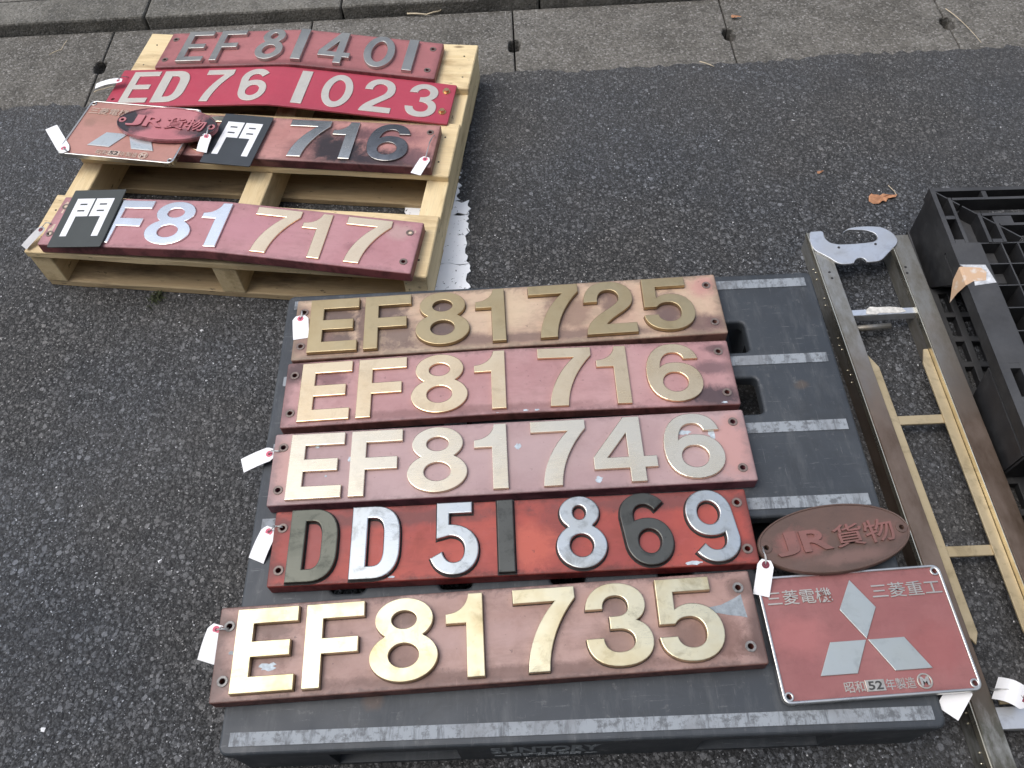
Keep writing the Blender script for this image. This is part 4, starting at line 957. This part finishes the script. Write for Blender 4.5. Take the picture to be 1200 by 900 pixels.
for u_, v_ in ((983, 290), (1026, 286)):
    p = at(u_, v_, .0605) - FR; disc('bolt', p.x, p.y, .0600, .0032, .0012, M['darkbolt'], fr)
for u_, v_ in ((972, 319), (1061, 313), (975, 326), (1063, 320)):
    p = at(u_, v_, .0555) - FR; disc('bolt', p.x, p.y, .0552, .0030, .0014, M['darkbolt'], fr)
rv = None
for i, y in enumerate([1.0, .985, .97, .91, .895, .80, .785, .77, .72, .705, .69, .1, .085, .04, .025, -.02, -.035]):
    if rv is None:
        bm = bmesh.new(); bmesh.ops.create_uvsphere(bm, u_segments=8, v_segments=5, radius=.0024); rv = bm_obj('rivet', bm, M['lipmetal'], fr, None, None, True); q = rv
    else: q = rv.copy(); link(q, fr)
    q.location = (xl(y) + .0012 - FR.x, y - FR.y, .028 + .006 * (i % 2))

# ================================================================== PAPER TAGS
def paper_tag(label, eye, free, wd, ze, zf, tie=None, zt_=.17, curl=.002, mat='paper', ring='pinkring', hole='darkring', group='white paper tags tied to the plates'):
    a = at(eye[0], eye[1], ze); b = at(free[0], free[1], zf)
    root = empty('paper_tag', (b.x, b.y, b.z), 0, label, 'tag', group)
    a = a - b; o0 = Vector((0, 0, 0)); ax = (a - o0)
    L_ = ax.length; ex = ax.normalized(); ey = Vector((0, 0, 1)).cross(ex).normalized(); ez = ex.cross(ey)
    nx = 12; vs, fs = [], []
    prof = []
    for i in range(nx + 1):
        t = i / nx; hw = wd / 2
        if t > .86: hw *= 1 - (t - .86) / .14 * .45
        off = curl * math.sin(math.pi * t) * (1.0 if curl >= 0 else 1.0)
        prof.append((t, hw, off))
    for sgn in (1, -1):
        for t, hw, off in prof:
            for s in (-1, 0, 1): vs.append(ex * (t * L_) + ey * (s * hw) + ez * (off + sgn * .0002))
    n3 = (nx + 1) * 3
    for i in range(nx):
        for s in range(2):
            q = i * 3 + s
            fs.append((q, q + 3, q + 4, q + 1)); fs.append((n3 + q, n3 + q + 1, n3 + q + 4, n3 + q + 3))
        for s in (0, 2):
            q = i * 3 + s; fs.append((q, q + 3, n3 + q + 3, n3 + q))
    for i in (0, nx):
        for s in range(2): q = i * 3 + s; fs.append((q, q + 1, n3 + q + 1, n3 + q))
    from_py('paper', vs, fs, M[mat], root, smooth=False)
    tc = .86; ce = ex * (tc * L_) + ez * (curl * math.sin(math.pi * tc) + .0001)
    rot = Matrix((ex, ey, ez)).transposed().to_euler()
    rr = min(.0062, wd * .24)
    mesh_obj('ring', shape_mesh('ring', [ell(0, 0, rr, rr, 20), ell(0, 0, rr * .42, rr * .42, 14)], .0006, 0), M[ring], root, ce, rot)
    mesh_obj('eyelet', shape_mesh('eyelet', [ell(0, 0, rr * .40, rr * .40, 14)], .0005, 0), M[hole], root, ce, rot)
    if tie:
        e_ = at(tie[0], tie[1], zt_) - b
        mid = (ce + e_) / 2 + Vector((random.uniform(-.008, .008), random.uniform(-.006, .01), .012))
        pts = [ce * (1 - t) ** 2 + mid * 2 * t * (1 - t) + e_ * t * t for t in [k / 10 for k in range(11)]]
        pts2 = [p + Vector((.0018 * math.sin(k * .7), .0022 * math.sin(k * .5), .0005)) for k, p in enumerate(pts)]
        tube('string', pts, .0008, M['wire'], root, 5); tube('string', pts2, .0008, M['wire'], root, 5)
    return root
W_ = WOODTOP
paper_tag('white paper tag curling out from the left end of the crimson plate', (143, 94), (112, 101), .021, W_ + .026, W_ + .016, (150, 90), W_ + .01, .004)
paper_tag('white paper tag jutting off the corner of the faded builder\'s plate', (77, 178), (60, 149), .030, W_ + .046, W_ + .038, (80, 177), W_ + .044, .001)
paper_tag('white paper tag on the slate blue plate, tied to the pink oval', (243, 157), (236, 178), .028, W_ + .058, W_ + .039, (248, 146), W_ + .057, .002)
paper_tag('white paper tag lying on the scorched plate by the dark numeral', (500, 184), (487, 204), .026, W_ + .030, W_ + .027, (509, 158), W_ + .03, .001)
paper_tag('grey shaded tag poking out at the left end of the pink bent plate', (51, 266), (28, 290), .022, W_ + .022, W_ + .006, (60, 262), W_ + .03, .001, 'papergrey', 'darkring', 'darkring')
paper_tag('white paper tag lying on the left end of the stained buff plate', (352, 370), (353, 397), .032, DECK + .0340, DECK + .0312, (355, 364), DECK + .032, .001)
paper_tag('white paper tag sticking out left of the pale pink plate', (321, 530), (284, 546), .030, DECK + .014, DECK + .004, (328, 528), DECK + .032, .002)
paper_tag('white paper tag hanging at the left end of the red diesel plate', (318, 618), (300, 657), .030, DECK + .018, DECK + .002, (331, 617), DECK + .032, .003)
paper_tag('white paper tag hanging at the left end of the brownish salmon plate', (256, 732), (241, 776), .030, DECK + .030, DECK + .012, (268, 736), DECK + .033, .003)
paper_tag('white paper tag between the red diesel plate and the dark red builder\'s plate', (898, 656), (892, 698), .026, DECK + .036, DECK + .019, (893, 640), DECK + .032, .001, ring='darkring')
paper_tag('white paper tag tucked under the near edge of the dark red builder\'s plate', (1130, 800), (1110, 836), .034, DECK + .004, DECK - .008, None, 0, .000, ring='brownring')
paper_tag('curled white paper tag with dark red ring on the metal frame', (1204, 822), (1166, 806), .040, .072, .060, (1160, 808), .06, .012, ring='darkring')

# ================================================================== LEAVES, STALKS, WEED
def leaf(label, px, rz, s, name='dry_leaf', stem=True):
    p = at(px[0], px[1], 0)
    root = empty(name, (p.x, p.y, 0), rz, label, 'leaf', 'dry brown leaves on the ground')
    out = [(-.034, -.002), (-.028, -.014), (-.016, -.018), (-.006, -.013), (.004, -.015), (.012, -.006), (.024, -.007), (.034, -.004), (.040, .002), (.030, .007), (.016, .004), (.006, .010), (-.004, .009), (-.012, .017), (-.022, .016), (-.031, .009)]
    vs = [(0, 0, .004)]; fs = []
    for x, y in out: vs.append((x * s, y * s, .001 + .007 * s * abs(math.sin(x * 90 + y * 60))))
    for x, y in out: vs.append((x * s * .55, y * s * .5, .003 + .004 * s * abs(math.sin(x * 120))))
    n = len(out)
    for i in range(n):
        j = (i + 1) % n
        fs.append((1 + i, 1 + j, 1 + n + j, 1 + n + i)); fs.append((1 + n + i, 1 + n + j, 0))
    ob = from_py('blade', vs, fs, M['leaf'], root)
    ob.modifiers.new('s', 'SOLIDIFY').thickness = .0006
    if stem: tube('stalk', [(.038 * s, .001, .004), (.036 * s, .012 * s, .007), (.026 * s, .030 * s, .012)], .0009, M['straw'], root, 5)
leaf('large dry brown leaf with pale stalk on the open asphalt', (1033, 233), R_(8), 1.0)
leaf('small dry brown leaf scrap on the open asphalt', (961, 202), R_(20), .26, stem=False)
leaf('dry brown leaf scrap in a gutter joint', (862, 20), R_(-10), .42, stem=False)
def stalk(label, pxs, rad, z=.003):
    pts = [at(u, v, z) for u, v in pxs]; b = pts[0].copy(); b.z = 0
    root = empty('dry_stalk', b, 0, label, 'stalk', 'dry straw stalks on the gutter')
    pts = [p - b for p in pts]
    q = [pts[0]]
    for a, c_ in zip(pts[:-1], pts[1:]):
        for k in range(1, 5): q.append(a.lerp(c_, k / 4) + Vector((0, 0, .0015 * math.sin(k * .8))))
    tube('stem', q, rad, M['straw'], root, 5, [1 - .5 * i / len(q) for i in range(len(q))])
stalk('pale bent straw stalk lying along the kerb foot', [(477, 16), (500, 17), (515, 13), (522, 8)], .0028)
stalk('thin straw stalk on the mossy gutter block', [(58, 64), (72, 58), (79, 47)], .0014)
stalk('short straw stalk beyond the crimson plate end', [(110, 108), (122, 104), (135, 101)], .0016)
stalk('long thin straw crossing a gutter joint notch', [(1108, 10), (1128, 26), (1150, 50)], .0013)
stalk('short straw stalk on the gutter edge', [(820, 72), (837, 78)], .0016)
p = at(184, 350, 0)
wd_ = empty('weed', (p.x, p.y, 0), 0, 'small dark weed tuft growing by the wooden pallet', 'weed')
vs, fs = [], []
for i in range(46):
    a = random.uniform(0, 6.28); l = random.uniform(.006, .022); x, y = random.gauss(0, .006), random.gauss(0, .012)
    h = random.uniform(.003, .013); w2 = random.uniform(.0008, .0018); k = len(vs); dx, dy = math.cos(a), math.sin(a)
    vs += [(x - dy * w2, y + dx * w2, 0), (x + dy * w2, y - dx * w2, 0), (x + dx * l * .6 + dy * w2, y + dy * l * .6 - dx * w2, h), (x + dx * l * .6 - dy * w2, y + dy * l * .6 + dx * w2, h), (x + dx * l, y + dy * l, h * .7)]
    fs += [(k, k + 1, k + 2, k + 3), (k + 3, k + 2, k + 4)]
from_py('blades', vs, fs, M['weed'], wd_)
